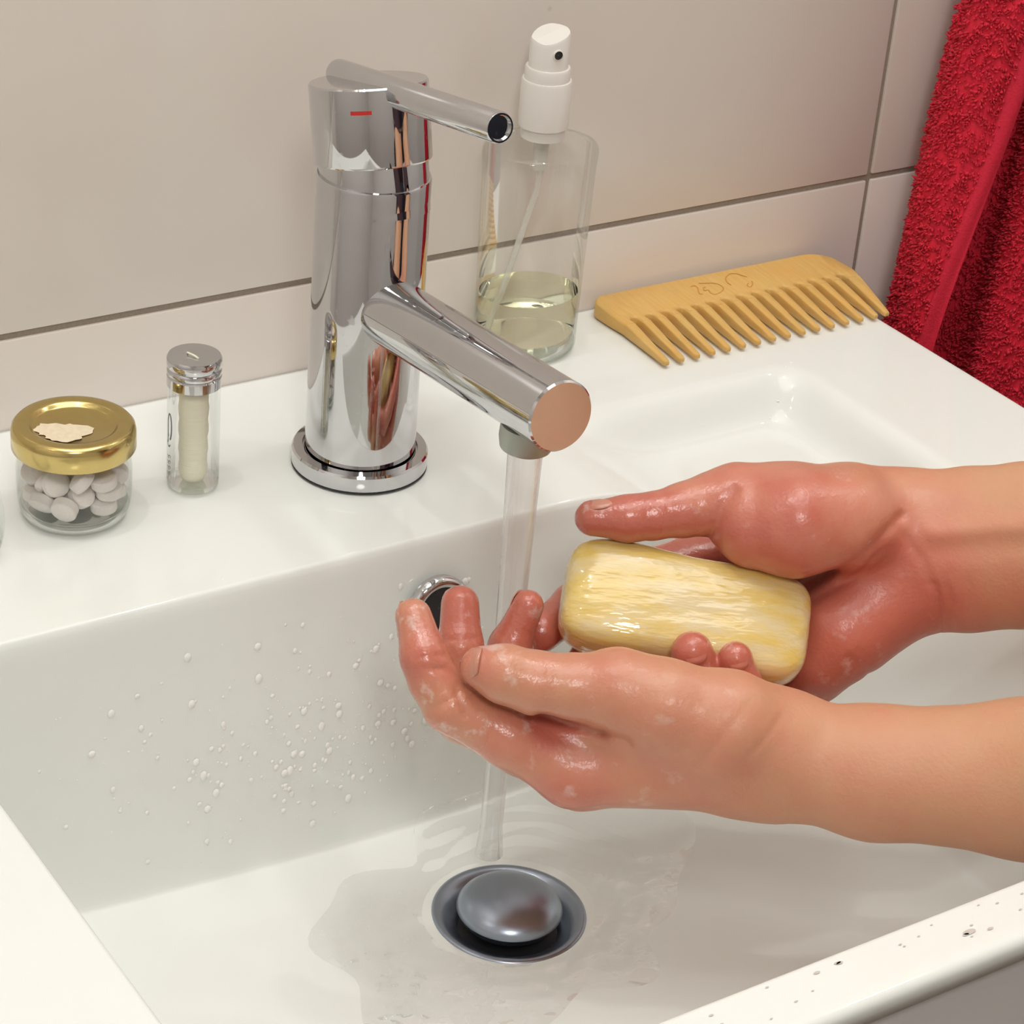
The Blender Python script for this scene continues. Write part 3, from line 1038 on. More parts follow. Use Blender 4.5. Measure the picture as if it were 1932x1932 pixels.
def surface(F):
    """naive surface nets"""
    D = F.D
    n = np.array(D.shape)
    ins = D < 0
    cs = n - 1
    cnt = np.zeros(cs, np.float32)
    acc = np.zeros((*cs, 3), np.float32)

    def cell(a, off):
        return a[off[0]:off[0] + cs[0], off[1]:off[1] + cs[1], off[2]:off[2] + cs[2]]
    for axis in range(3):
        for u in (0, 1):
            for v in (0, 1):
                o0 = [0, 0, 0]
                o0[(axis + 1) % 3] = u
                o0[(axis + 2) % 3] = v
                o1 = list(o0)
                o1[axis] = 1
                d0, d1 = cell(D, o0), cell(D, o1)
                m = (d0 < 0) != (d1 < 0)
                ii = np.nonzero(m)
                t = d0[ii] / (d0[ii] - d1[ii])
                p = np.zeros((len(t), 3), np.float32)
                for q in range(3): p[:, q] = o0[q]
                p[:, axis] = t
                acc[ii] += p
                cnt[ii] += 1
    act = cnt > 0
    ids = np.full(cs, -1, np.int64)
    ids[act] = np.arange(act.sum())
    ii = np.stack(np.nonzero(act), -1)
    V = (ii + acc[act] / cnt[act][:, None]) * F.h + F.lo
    quads = []
    for axis in range(3):
        o1 = [0, 0, 0]
        o1[axis] = 1
        A = ins[tuple(slice(0, n[q] - o1[q]) for q in range(3))]
        B = ins[tuple(slice(o1[q], n[q]) for q in range(3))]
        m = A != B
        e = np.stack(np.nonzero(m), -1)
        u, v = (axis + 1) % 3, (axis + 2) % 3
        ok = (e[:, u] > 0) & (e[:, v] > 0) & (e[:, u] < cs[u]) & (e[:, v] < cs[v])
        e = e[ok]
        flip = ~A[tuple(e.T)]
        c = []
        for du, dv_ in ((1, 1), (0, 1), (0, 0), (1, 0)):
            w_ = e.copy()
            w_[:, u] -= du
            w_[:, v] -= dv_
            c.append(ids[tuple(w_.T)])
        Q = np.stack(c, -1)
        Q[flip] = Q[flip][:, ::-1]
        quads.append(Q)
    return V, np.concatenate(quads)


def relax(V, Q, it=2, lam=0.5):
    n = len(V)
    E = np.concatenate([Q[:, [0, 1]], Q[:, [1, 2]], Q[:, [2, 3]], Q[:, [3, 0]]])
    E = np.concatenate([E, E[:, ::-1]])
    deg = np.bincount(E[:, 0], minlength=n).astype(np.float32)[:, None]
    for _ in range(it):
        for l in (lam, -lam * 1.03):
            S_ = np.stack([np.bincount(E[:, 0], V[E[:, 1], q], n) for q in range(3)], -1)
            V = V + l * (S_ / np.maximum(deg, 1) - V)
    return V


def field_object(name, F, mat, parent, attrs=None, it=3):
    V, Q = surface(F)
    V = relax(V, Q, it)
    me = bpy.data.meshes.new(name)
    me.from_pydata((V / 1000).tolist(), [], Q.tolist())
    me.update()
    for an, blobs in (attrs or {}).items():
        val = np.zeros(len(V), np.float32)
        for (c, r, amt) in blobs:
            d = np.linalg.norm(V - np.array(c, np.float32), axis=1)
            val = np.maximum(val, amt * np.clip(1.25 - d / r, 0, 1).astype(np.float32))
        at_ = me.attributes.new(an, 'FLOAT', 'POINT')
        at_.data.foreach_set('value', val)
    return link(name, me, mat, parent)


person = empty('person', (0.30, -0.72, FLOOR_Z), 'person in a dark shirt washing both hands with soap under the tap', 'person')
PI_ = Matrix.Translation((-0.30, 0.72, -FLOOR_Z))


def to_person(o):
    o.parent = person
    o.matrix_parent_inverse = PI_
    return o


# local frame of the two arms: x along the forearms, y downwards, z away from the viewer's side
FR = np.array([[0.83788623, -0.54038793, 0.07699063], [-0.21059129, -0.45015981, -0.86776002], [0.50358513, 0.71087062, -0.49098369]], np.float32)


def loc(j):
    return [(FR @ np.array(p, np.float32), r) for p, r in j]


def lp(p):
    return FR @ np.array(p, np.float32)


def dent(F, pts, amp, width, zlo=None, zhi=None):
    """crease (amp > 0) or ridge (amp < 0) along a line running over the near side of the skin"""
    P = [lp(p) for p in pts]
    pad = width * 3
    sl = F.box(P, [0.1] * len(P), pad)
    zc = np.mean([p[2] for p in P])
    k0 = max(0, int((zc - 26 - F.lo[2]) / F.h))
    k1 = min(F.n[2], int((zc + 22 - F.lo[2]) / F.h))
    sl = (sl[0], sl[1], slice(k0, k1))
    g = F.grid(sl)
    d2 = None
    for a, c in zip(P[:-1], P[1:]):
        e = (c - a)[:2]
        t = np.clip(((g[0] - a[0]) * e[0] + (g[1] - a[1]) * e[1]) / max(float(e @ e), 1e-6), 0, 1)
        q = (g[0] - a[0] - t * e[0]) ** 2 + (g[1] - a[1] - t * e[1]) ** 2
        d2 = q if d2 is None else np.minimum(d2, q)
    F.D[sl] += amp * np.exp(-d2 / (width * width))


def make_arm(label, chains, fingers, extra, attrs, pad=10, h=0.95):
    allp = [lp(p) for c in chains + fingers for p, r in c[0]] if False else []
    pts, rad = [], []
    for c in [c[0] for c in chains] + fingers:
        for p, r in c:
            pts.append(lp(p))
            rad.append(r)
    pts, rad = np.array(pts), np.array(rad)[:, None]
    F = Field((pts - rad - pad).min(0), (pts + rad + pad).max(0), h)
    for c, k, kin in chains:
        add_chain(F, loc(c), k, kin)
    add_fingers(F, [loc(f) for f in fingers], 5.0, 3.0)
    extra(F)
    V, Q = surface(F)
    V = relax(V, Q, 3)
    Wd = V @ FR
    me = bpy.data.meshes.new('arm')
    me.from_pydata((Wd / 1000).tolist(), [], Q.tolist())
    me.update()
    for an, blobs in attrs.items():
        val = np.zeros(len(V), np.float32)
        for (c, r, amt) in blobs:
            d = np.linalg.norm(Wd - np.array(c, np.float32), axis=1)
            val = np.maximum(val, amt * np.clip(1.35 - d / r, 0, 1).astype(np.float32))
        at_ = me.attributes.new(an, 'FLOAT', 'POINT')
        at_.data.foreach_set('value', val)
    o = to_person(link('arm', me, M_SKIN))
    o['label'] = label
    return o


def nail(arm, c, r, t, n, w, l, mat=None, lift=0.15):
    """curved nail plate set on a finger tip; t, n in the arm frame"""
    t = FR.T @ np.array(t, np.float32)
    n = FR.T @ np.array(n, np.float32)
    n = n / np.linalg.norm(n)
    t = t - n * (t @ n)
    t = t / np.linalg.norm(t)
    s = np.cross(t, n)
    V, Fc = [], []
    NU, NV = 9, 7
    for top in (1, 0):
        for i in range(NV):
            v = -1 + 2 * i / (NV - 1)
            wv_ = w * (1 - 0.25 * max(0, v) ** 3 - 0.22 * max(0, -v) ** 2)
            for j in range(NU):
                u = -1 + 2 * j / (NU - 1)
                q = np.array(c) + n * (r + lift - 0.55 * (1 - top) - 0.92 * (r - math.sqrt(max(r * r - (u * wv_) ** 2, 0.5))) - (0.22 if v > 0 else 0.06) * l * v * v) + t * (v * l - 0.22 * l * u * u * v) + s * (u * wv_)
                V.append(q / 1000)
    for b0, fl in ((0, 0), (NU * NV, 1)):
        for i in range(NV - 1):
            for j in range(NU - 1):
                q = (b0 + i * NU + j, b0 + i * NU + j + 1, b0 + (i + 1) * NU + j + 1, b0 + (i + 1) * NU + j)
                Fc.append(q[::-1] if fl else q)
    rim = [j for j in range(NU)] + [i * NU + NU - 1 for i in range(1, NV)] + [(NV - 1) * NU + j for j in range(NU - 2, -1, -1)] + [i * NU for i in range(NV - 2, 0, -1)]
    for a, b_ in zip(rim, rim[1:] + rim[:1]):
        Fc.append((a, a + NU * NV, b_ + NU * NV, b_))
    o = mesh('fingernail', V, Fc, mat or M_NAIL)
    bm = bmesh.new()
    bm.from_mesh(o.data)
    bmesh.ops.recalc_face_normals(bm, faces=bm.faces)
    bm.to_mesh(o.data)
    bm.free()
    o.parent = arm
    return o


# ---- left arm: palm up, thumb and index side towards the viewer
L_ch = [
    ([((129.3,-463.5,61.6), 34), ((112.2,-403.6,28.9), 29), ((87.9,-333.9,-7.1), 24), ((55.0,-301.8,-14.7), 20.5), ((30.2,-278.7,-14.9), 18.5)], 6, 6),
    ([((149.8,-452.4,47.7), 34), ((129.2,-392.2,16.0), 29), ((102.3,-321.8,-19.7), 23.5), ((68.3,-289.0,-27.3), 20.0), ((42.7,-265.3,-27.5), 18.0)], 12, 6),
    ([((31.3,-277.5,-16.1), 18), ((22.8,-272.0,-16.9), 17), ((-22.3,-245.8,-25.2), 11)], 10, 4),
    ([((39.3,-269.0,-24.0), 18), ((30.5,-263.7,-25.4), 16.5), ((-11.8,-236.9,-36.2), 10.4)], 10, 4),
    ([((42.7,-265.3,-27.5), 17), ((37.4,-255.9,-31.5), 15), ((-0.6,-227.0,-45.0), 9.4)], 10, 4),
    ([((43.9,-264.1,-28.6), 16), ((44.7,-250.3,-36.3), 13), ((11.9,-217.3,-50.8), 8.8)], 10, 4),
    ([((13.0,-267.0,-11.5), 14), ((-6.7,-250.5,-10.0), 10.5), ((-19.0,-240.1,-11.4), 7.5), ((-30.3,-230.7,-9.6), 5.5)], 5, 4),
    ([((32.2,-278.4,-12.4), 17), ((14.8,-273.8,-1.3), 17), ((-0.5,-262.6,3.3), 14.2), ((-12.1,-251.0,6.2), 12)], 9, 4),
]
L_f = [
    [((-3.7,-258.4,4.1), 12.5), ((-12.1,-251.0,6.3), 12), ((-24.3,-243.6,6.5), 10.2), ((-34.3,-237.4,7.3), 9.7), ((-42.5,-231.4,9.6), 9.0), ((-48.0,-226.7,10.8), 6.7)],
    [((-22.3,-245.8,-25.2), 11), ((-39.6,-233.3,-14.6), 9.4), ((-54.3,-220.6,-5.3), 8.7), ((-57.6,-214.8,1.7), 7.7), ((-59.1,-210.7,8.3), 7.3), ((-57.4,-200.2,17.1), 5.9)],
    [((-11.8,-236.9,-36.2), 10.4), ((-27.6,-223.0,-28.2), 9.0), ((-41.6,-209.1,-20.3), 8.5), ((-40.1,-203.4,-10.7), 7.5), ((-37.5,-198.6,-0.9), 7.2), ((-33.1,-190.2,9.5), 6.3)],
    [((-0.6,-227.0,-45.0), 9.4), ((-12.6,-214.2,-36.7), 8.5), ((-21.8,-202.5,-27.2), 8.0), ((-19.8,-199.6,-16.8), 7.2), ((-17.0,-197.7,-7.2), 6.8), ((-10.1,-196.2,6.2), 5.3)],
    [((11.9,-217.3,-50.8), 8.8), ((3.1,-209.6,-44.5), 7.6), ((-5.1,-201.2,-36.7), 7.0), ((-5.3,-199.5,-30.4), 6.3), ((-4.0,-199.4,-24.8), 6.0), ((0.1,-202.7,-19.3), 5.2)],
]


def L_extra(F):
    # knuckle of the index finger, thumb joint folds, long crease under the thumb ball
    dent(F, [(-34.1,-241.7,-2.9), (-24.4,-245.8,-7.0), (-15.6,-250.7,-9.1)], 1.6, 1.6)
    dent(F, [(-15.6,-250.7,-9.1), (-10.0,-255.3,-10.1)], 0.7, 1.4)
    dent(F, [(-53.4,-223.8,3.2), (-47.6,-225.8,6.3)], 0.0, 1.0)
    pass
    dent(F, [(-50.9,-219.7,3.6), (-55.9,-216.9,6.6), (-59.9,-215.9,8.0)], 0.5, 0.7)
    dent(F, [(-50.6,-224.5,-7.1), (-52.4,-222.9,-2.5), (-53.9,-221.5,2.0)], 0.7, 0.9)
    dent(F, [(18.6,-275.6,6.3), (6.7,-276.7,-3.5), (0.8,-275.8,-16.4)], 0.35, 1.6)
    dent(F, [(29.0,-281.8,3.9), (15.7,-284.4,-5.5)], 0.3, 1.0)
    dent(F, [(-64.4,-213.3,11.3), (-56.2,-218.2,12.7)], 0.45, 0.7)
    dent(F, [(-64.6,-214.9,8.8), (-57.1,-220.1,8.9)], 0.3, 0.6)
    dent(F, [(-65.6,-222.7,-3.6), (-58.5,-225.1,0.3), (-51.6,-224.6,4.0)], 0.5, 0.8)
    dent(F, [(-36.6,-239.2,18.6), (-38.3,-246.7,5.9)], 0.25, 0.7)
    dent(F, [(-34.1,-240.8,18.8), (-36.0,-247.8,6.8)], 0.2, 0.6)
    dent(F, [(-44.2,-198.1,3.2), (-34.7,-203.8,4.6)], 0.4, 0.7)
    dent(F, [(37.9,-284.1,3.6), (25.2,-290.5,-8.7)], -0.4, 5.0)
    dent(F, [(-10.3,-256.9,-16.7), (9.0,-273.3,-16.6)], -0.5, 5.0)


L_att = {
    'flush': [((-58.8,-209.9,9.7), 22, 0.72), ((-33.5,-191.0,8.0), 26, 0.92), ((-10.4,-196.8,5.0), 24, 0.9), ((-54.2,-223.6,-5.5), 20, 0.5), ((-47.9,-226.6,10.9), 18, 0.55), ((-35.8,-236.6,6.9), 25, 0.40),
              ((-14.1,-249.5,6.3), 35, 0.42), ((-23.2,-247.7,-28.9), 28, 0.62), ((-0.1,-262.5,-14.4), 55, 0.42), ((-28.0,-239.6,-9.8), 16, 0.85), ((-40.4,-234.6,-15.2), 26, 0.55), ((47.5,-310.8,-15.1), 30, 0.28), ((72.7,-332.9,-17.1), 34, 0.22)],
    'wet': [((-57.7,-207.6,14.1), 34, 1.0), ((-33.9,-191.8,6.5), 36, 1.0), ((-10.7,-197.6,3.5), 36, 1.0), ((-51.2,-225.6,-9.3), 30, 1.0), ((-38.9,-235.6,5.2), 40, 0.75), ((-23.4,-249.4,-19.4), 38, 0.6), ((-3.0,-256.7,7.3), 30, 0.5)],
}
left_arm = make_arm('left arm, hand cupped palm up under the soap', L_ch, L_f, L_extra, L_att)
nail(left_arm, (-47.4,-227.1,10.8), 7.0, (-0.74, 0.12, 0.66), (-0.72, -0.36, -0.58), 5.2, 5.0, None, -0.1)
nail(left_arm, (-57.1,-200.8,16.4), 5.9, (-0.1, -1, 0.1), (-0.93, 0.05, 0.36), 5.0, 6.0)
nail(left_arm, (-33.3,-190.7,8.6), 6.2, (0, -1, 0.1), (-0.55, 0.0, 0.83), 5.2, 6.2)
nail(left_arm, (-11.0,-196.4,5.0), 5.4, (0.3, -1, -0.1), (-0.6, -0.2, 0.77), 4.8, 5.8)

M_NAIL_R = plain('reddened_nail', (0.54, 0.17, 0.12), 0.22)
# ---- right arm: palm towards the viewer, thumb on top of the soap
R_ch = [
    ([((238.1,-385.6,76.2), 27), ((183.8,-329.9,60.4), 22), ((146.2,-260.4,36.8), 16.0), ((134.4,-247.7,31.0), 16.5), ((117.1,-233.0,26.3), 16.5)], 6, 6),
    ([((235.5,-391.2,65.4), 27), ((181.2,-335.5,49.6), 23), ((141.8,-269.8,18.8), 17.0), ((130.1,-257.0,13.1), 17.0), ((114.8,-244.3,7.6), 16)], 18, 6),
    ([((234.3,-389.6,72.6), 30), ((178.8,-335.3,57.6), 24), ((142.6,-266.4,28.5), 19.0), ((113.5,-239.2,17.7), 16)], 10, 6),
    ([((117.1,-233.0,26.3), 16.5), ((98.6,-226.0,29.7), 17), ((77.3,-217.4,32.5), 15), ((62.1,-210.1,35.6), 12)], 9, 5),
    ([((88.0,-235.0,34.3), 16.5), ((72.6,-228.7,33.8), 17), ((61.9,-221.3,31.5), 14.0)], 9, 5),
    ([((114.8,-244.3,7.6), 16), ((100.4,-241.9,0.3), 16.5), ((89.2,-241.2,-6.0), 16.5), ((82.2,-239.7,-15.1), 13), ((81.5,-238.3,-21.9), 11.5)], 7, 5),
    ([((117.3,-235.5,14.7), 16), ((105.1,-224.3,2.2), 14)], 10, 5),
    ([((110.1,-221.0,16.2), 14), ((80.8,-198.6,4.2), 11)], 8, 5),
    ([((109.4,-223.8,7.2), 14), ((87.2,-202.8,-11.5), 11)], 8, 5),
    ([((104.0,-226.8,-2.6), 14), ((88.2,-214.2,-23.0), 10.5)], 8, 5),
    ([((98.1,-232.4,-8.7), 13), ((84.6,-230.2,-29.4), 9.5)], 8, 5),
]
R_f = [
    [((70.5,-214.1,34.4), 12), ((62.1,-210.1,35.6), 11.5), ((53.3,-206.9,35.3), 9.8), ((44.3,-204.4,33.7), 8.8), ((33.8,-201.0,32.1), 7.6), ((26.5,-197.7,31.3), 7.5), ((16.1,-191.9,31.0), 6.1)],
    [((80.8,-198.6,4.2), 11), ((61.5,-190.5,0.2), 9.6), ((41.4,-184.2,-3.1), 8.6), ((19.0,-183.5,-8.7), 7.6), ((0.1,-190.9,-10.3), 7.0)],
    [((87.2,-202.8,-11.5), 11), ((70.2,-198.3,-20.4), 9.5), ((53.5,-195.5,-27.3), 8.6), ((29.5,-197.4,-28.2), 7.4), ((12.2,-200.9,-18.5), 5.8)],
    [((88.2,-214.2,-23.0), 10.5), ((76.5,-217.3,-33.3), 9), ((62.0,-224.4,-38.1), 8), ((40.5,-236.4,-20.4), 7.4), ((29.5,-242.7,-6.2), 7.2), ((25.5,-240.2,3.4), 6.9)],
    [((84.6,-230.2,-29.4), 9.5), ((75.4,-233.9,-34.1), 8), ((64.1,-239.2,-32.9), 7), ((48.8,-247.2,-19.5), 6.3), ((39.4,-251.4,-6.8), 6.1), ((36.9,-248.8,2.7), 5.7)],
]


def R_extra(F):
    dent(F, [(76.7,-232.0,10.9), (90.6,-236.5,18.5), (102.9,-237.7,29.4), (108.3,-238.8,33.4)], 1.3, 2.0)
    dent(F, [(83.2,-230.8,3.0), (94.1,-235.6,11.2), (100.8,-236.7,20.6)], 0.6, 1.2)
    dent(F, [(112.2,-256.4,15.9), (112.7,-262.0,8.3), (114.0,-265.0,1.2)], 0.9, 0.9)
    dent(F, [(115.6,-259.1,15.4), (116.0,-264.1,8.6), (116.4,-266.4,1.8)], 0.5, 0.9)
    dent(F, [(121.5,-261.4,18.2), (120.2,-266.8,9.0)], 0.3, 0.9)
    dent(F, [(104.8,-243.3,31.4), (108.7,-254.1,23.8), (110.0,-257.1,16.8)], 0.5, 1.5)
    dent(F, [(112.1,-252.8,33.4), (126.5,-264.9,38.7), (135.7,-272.5,41.2)], -1.2, 3.5)
    dent(F, [(111.2,-255.7,28.2), (125.0,-268.2,32.4), (134.2,-275.6,35.1)], 0.6, 4.0)
    dent(F, [(29.4,-204.5,26.6), (29.9,-203.2,37.0)], 0.4, 1.2)
    dent(F, [(31.5,-205.8,26.8), (31.9,-204.5,37.2)], 0.25, 0.8)
    dent(F, [(46.2,-218.7,31.4), (49.3,-217.8,39.9), (55.1,-215.9,44.5)], 1.1, 1.8)
    dent(F, [(83.6,-252.6,-8.0), (89.7,-257.7,-13.1)], 0.7, 1.4)
    dent(F, [(85.9,-252.6,-5.5), (90.6,-255.7,-9.3)], 0.4, 1.0)


R_att = {
    'flush': [((19.6,-199.7,31.6), 30, 0.92), ((36.2,-206.8,32.2), 26, 0.72), ((56.5,-231.7,35.3), 48, 0.72), ((73.2,-243.5,39.4), 34, 0.5), ((76.6,-244.0,-6.8), 52, 0.86), ((92.9,-249.3,6.5), 48, 0.82), ((-3.2,-189.5,-11.6), 34, 0.95), ((12.2,-200.6,-18.1), 22, 1.0),
              ((59.3,-192.5,5.3), 44, 0.9), ((25.5,-240.2,3.4), 20, 1.05), ((36.8,-249.0,2.3), 20, 1.05), ((105.3,-247.8,21.3), 34, 0.52), ((121.5,-270.7,17.1), 36, 0.38), ((76.9,-231.9,-33.6), 30, 0.95), ((111.7,-242.5,35.5), 26, 0.3)],
    'wet': [((20.0,-198.9,33.1), 44, 1.0), ((41.2,-208.4,34.9), 36, 0.8), ((58.0,-232.7,35.4), 50, 0.7), ((77.3,-242.4,-3.6), 44, 0.5), ((-3.2,-189.5,-11.6), 40, 1.0), ((12.2,-200.6,-18.1), 24, 1.0), ((25.5,-240.2,3.4), 22, 1.0), ((36.8,-249.0,2.3), 22, 1.0), ((59.3,-192.5,5.3), 30, 1.0)],
}
right_arm = make_arm('right arm, thumb and fingers gripping the soap', R_ch, R_f, R_extra, R_att)
nail(right_arm, (18.1,-193.3,31.2), 6.4, (-1, 0.02, 0.05), (-0.05, -0.95, -0.16), 5.0, 5.4, None, 0.05)
nail(right_arm, (25.5,-240.4,3.1), 6.9, (-0.28, -0.95, 0.1), (0.05, -0.12, -1), 4.3, 4.2, M_NAIL_R, -0.3)
nail(right_arm, (37.0,-249.0,2.4), 5.7, (-0.2, -0.97, 0.1), (0.05, -0.12, -1), 3.6, 3.8, M_NAIL_R, -0.3)

# ---- the rest of the person, outside the frame: shirt, trousers, head
F = Field((0, -1020, -850), (620, -380, 800), 9.0)
EL, ER = (139.1,-458.2,54.9), (236.0,-388.7,71.6)
SL_, SR_ = (165, -840, 375), (480, -750, 385)
for c, k in (([((330, -860, -20), 120), ((328, -850, 180), 118), ((320, -825, 330), 120)], 30), ([((240, -840, 340), 85), ((410, -790, 340), 85)], 50),
             ([((250, -835, 370), 66), (SL_, 55), (EL, 44)], 30), ([((400, -790, 370), 66), (SR_, 55), (ER, 40)], 30)):
    add_chain(F, c, k, 20)
shirt = to_person(field_object('shirt', F, M_SHIRT, None, None, 3))
F = Field((0, -1020, -860), (620, -380, 400), 9.0)
for c, k in (([((325, -800, 60), 112), ((325, -805, -70), 118)], 20), ([((255, -815, -80), 92), ((250, -800, -420), 66), ((250, -800, -790), 52)], 40), ([((395, -780, -80), 92), ((395, -770, -420), 66), ((395, -765, -790), 52)], 40),
             ([((250, -800, -815), 40), ((230, -690, -825), 30)], 20), ([((395, -765, -815), 40), ((370, -655, -825), 30)], 20)):
    add_chain(F, c, k, 20)
to_person(field_object('trousers', F, M_TROUSER, None, None, 3))
F = Field((150, -950, 380), (480, -560, 860), 6.0)
for c, k in (([((312, -765, 400), 62), ((308, -750, 500), 58)], 20), ([((305, -735, 590), 72), ((303, -745, 660), 82)], 20), ([((297, -690, 560), 44), ((300, -700, 640), 60)], 30), ([((292, -640, 585), 11), ((294, -655, 615), 8)], 8)):
    add_chain(F, c, k, 15)
hd_ = to_person(field_object('head', F, M_SKIN, None, {'flush': [((292, -650, 590), 60, 0.4)], 'wet': []}, 3))
F = Field((150, -980, 480), (480, -560, 900), 6.0)
for c, k in (([((304, -752, 672), 90), ((306, -775, 640), 92), ((312, -800, 540), 60)], 20),):
    add_chain(F, c, k, 15)
to_person(field_object('hair', F, M_HAIR, None, None, 3))


# ---------------------------------------------------------------- bar of soap
def superellipsoid(nu, nv, e1, e2):
    V, Fc = [], []
    f = lambda w_, e: math.copysign(abs(w_) ** e, w_)
    for i in range(nu + 1):
        ph = -math.pi / 2 + math.pi * i / nu
        for j in range(nv):
            th = 2 * math.pi * j / nv
            V.append((f(math.cos(ph), e1) * f(math.cos(th), e2), f(math.cos(ph), e1) * f(math.sin(th), e2), f(math.sin(ph), e1)))
    for i in range(nu):
        for j in range(nv):
            k = (j + 1) % nv
            Fc.append((i * nv + j, i * nv + k, (i + 1) * nv + k, (i + 1) * nv + j))
    return V, Fc


sc_ = Vector((37.3,-220.2,3.8)) / 1000
sl_ = (Vector((71.4,-244.8,-1.0)) - Vector((3.5,-195.8,8.6))).normalized()
cf = Vector((0.50358513, 0.71087062, -0.49098369))
cd = Vector((-0.21059129, -0.45015981, -0.86776002))
nz = (-cf * 0.90 - cd * 0.42)
nz = (nz - sl_ * nz.dot(sl_)).normalized()
ny = nz.cross(sl_).normalized()
V, Fc = superellipsoid(64, 128, 0.55, 0.42)
SV = []
for x, y, z in V:
    waist = 1 - 0.10 * math.exp(-((x - 0.05) / 0.45) ** 2) * abs(y)
    SV.append(sl_ * (x * 0.0418) + ny * (y * 0.0203 * waist) + nz * (z * 0.0125 * (1 - 0.05 * (1 - x * x))))
soap = mesh('soap_bar', SV, Fc, M_SOAP)
soap.location = sc_
tag(soap, 'wet pale yellow bar of soap held in the hands', 'soap')

# ---------------------------------------------------------------- red towel
TZ = (0.42, 0.10, -0.03, -0.36)
TOW = [
    [(0.3780, -0.0460), (0.3740, -0.0450), (0.3680, -0.0400), (0.3620, -0.0320), (0.3610, -0.0240), (0.3650, -0.0160), (0.3740, -0.0120), (0.3870, -0.0140), (0.3940, -0.0240), (0.3940, -0.0360), (0.3960, -0.0480), (0.4060, -0.0560), (0.4240, -0.0580), (0.4560, -0.0500)],
    [(0.3300, -0.0520), (0.3240, -0.0505), (0.3170, -0.0455), (0.3115, -0.0365), (0.3105, -0.0280), (0.3150, -0.0200), (0.3260, -0.0150), (0.3460, -0.0160), (0.3590, -0.0260), (0.3580, -0.0400), (0.3600, -0.0540), (0.3720, -0.0660), (0.3960, -0.0700), (0.4460, -0.0640)],
    [(0.2975, -0.0560), (0.2945, -0.0520), (0.2925, -0.0460), (0.2935, -0.0380), (0.2985, -0.0280), (0.3050, -0.0200), (0.3140, -0.0160), (0.3297, -0.0180), (0.3405, -0.0300), (0.3335, -0.0480), (0.3285, -0.0650), (0.3355, -0.0800), (0.3655, -0.0900), (0.4455, -0.0800)],
    [(0.2700, -0.0620), (0.2680, -0.0550), (0.2670, -0.0470), (0.2680, -0.0380), (0.2720, -0.0280), (0.2800, -0.0200), (0.2900, -0.0160), (0.3050, -0.0180), (0.3130, -0.0300), (0.3020, -0.0540), (0.2980, -0.0740), (0.3080, -0.0900), (0.3450, -0.1000), (0.4400, -0.0880)]]
TOW = [smooth_path(p, 6) for p in TOW]


def towel_path(z):
    k = 0 if z > TZ[1] else (1 if z > TZ[2] else 2)
    t = (TZ[k] - z) / (TZ[k] - TZ[k + 1])
    a, c = TOW[k], TOW[k + 1]
    pa, pd = TOW[max(k - 1, 0)], TOW[min(k + 2, 3)]
    out = []
    for i in range(len(a)):
        q = []
        for d in (0, 1):
            h = TZ[k] - TZ[k + 1]
            ma = (c[i][d] - pa[i][d]) / (TZ[max(k - 1, 0)] - TZ[k + 1]) * h
            mc = (pd[i][d] - a[i][d]) / (TZ[k] - TZ[min(k + 2, 3)]) * h
            q.append((2 * t ** 3 - 3 * t ** 2 + 1) * a[i][d] + (t ** 3 - 2 * t ** 2 + t) * ma + (3 * t ** 2 - 2 * t ** 3) * c[i][d] + (t ** 3 - t ** 2) * mc)
        out.append(Vector(q))
    return out


def towel_sheet(name, i0, i1, thick, mat, n_v=90):
    V, Fc = [], []
    m = i1 - i0
    for side in (0, 1):
        for k in range(n_v + 1):
            z = TZ[0] + (TZ[3] - TZ[0]) * k / n_v
            path = towel_path(z)
            for i in range(i0, i1):
                a, c = path[max(i - 1, 0)], path[min(i + 1, len(path) - 1)]
                tt = (c - a).normalized()
                nrm = Vector((tt.y, -tt.x))
                q = path[i] + nrm * (thick * (0.5 if side == 0 else -0.5) + 0.0008 * math.sin(23 * z + i * 0.7))
                V.append((q.x, q.y, z))
    H = n_v + 1
    for side in (0, 1):
        b0 = side * m * H
        for k in range(n_v):
            for i in range(m - 1):
                q = (b0 + k * m + i, b0 + k * m + i + 1, b0 + (k + 1) * m + i + 1, b0 + (k + 1) * m + i)
                Fc.append(q if side == 1 else q[::-1])
    b1 = m * H
    for k in range(n_v):
        for i in (0, m - 1):
            q = (k * m + i, (k + 1) * m + i, b1 + (k + 1) * m + i, b1 + k * m + i)
            Fc.append(q if i == 0 else q[::-1])
    for i in range(m - 1):
        for k in (0, n_v):
            q = (k * m + i, b1 + k * m + i, b1 + k * m + i + 1, k * m + i + 1)
            Fc.append(q if k == 0 else q[::-1])
    o = mesh(name, V, Fc, mat)
    bm = bmesh.new()
    bm.from_mesh(o.data)
    bmesh.ops.recalc_face_normals(bm, faces=bm.faces)
    bm.to_mesh(o.data)
    bm.free()
    return o, m


towel = empty('red_towel', (0.40, -0.05, 0.42), 'red terry towel hanging in folds on the wall right of the basin', 'towel')
TI = Matrix.Translation((-0.40, 0.05, -0.42))
HEM_N = 9
sheet, tm = towel_sheet('terry_cloth', 0, len(TOW[0]), 0.0030, M_TOWEL)
hem, _ = towel_sheet('hem', 0, HEM_N, 0.0046, M_HEM)
hem['label'] = 'smooth woven hem along the free edge of the red towel'
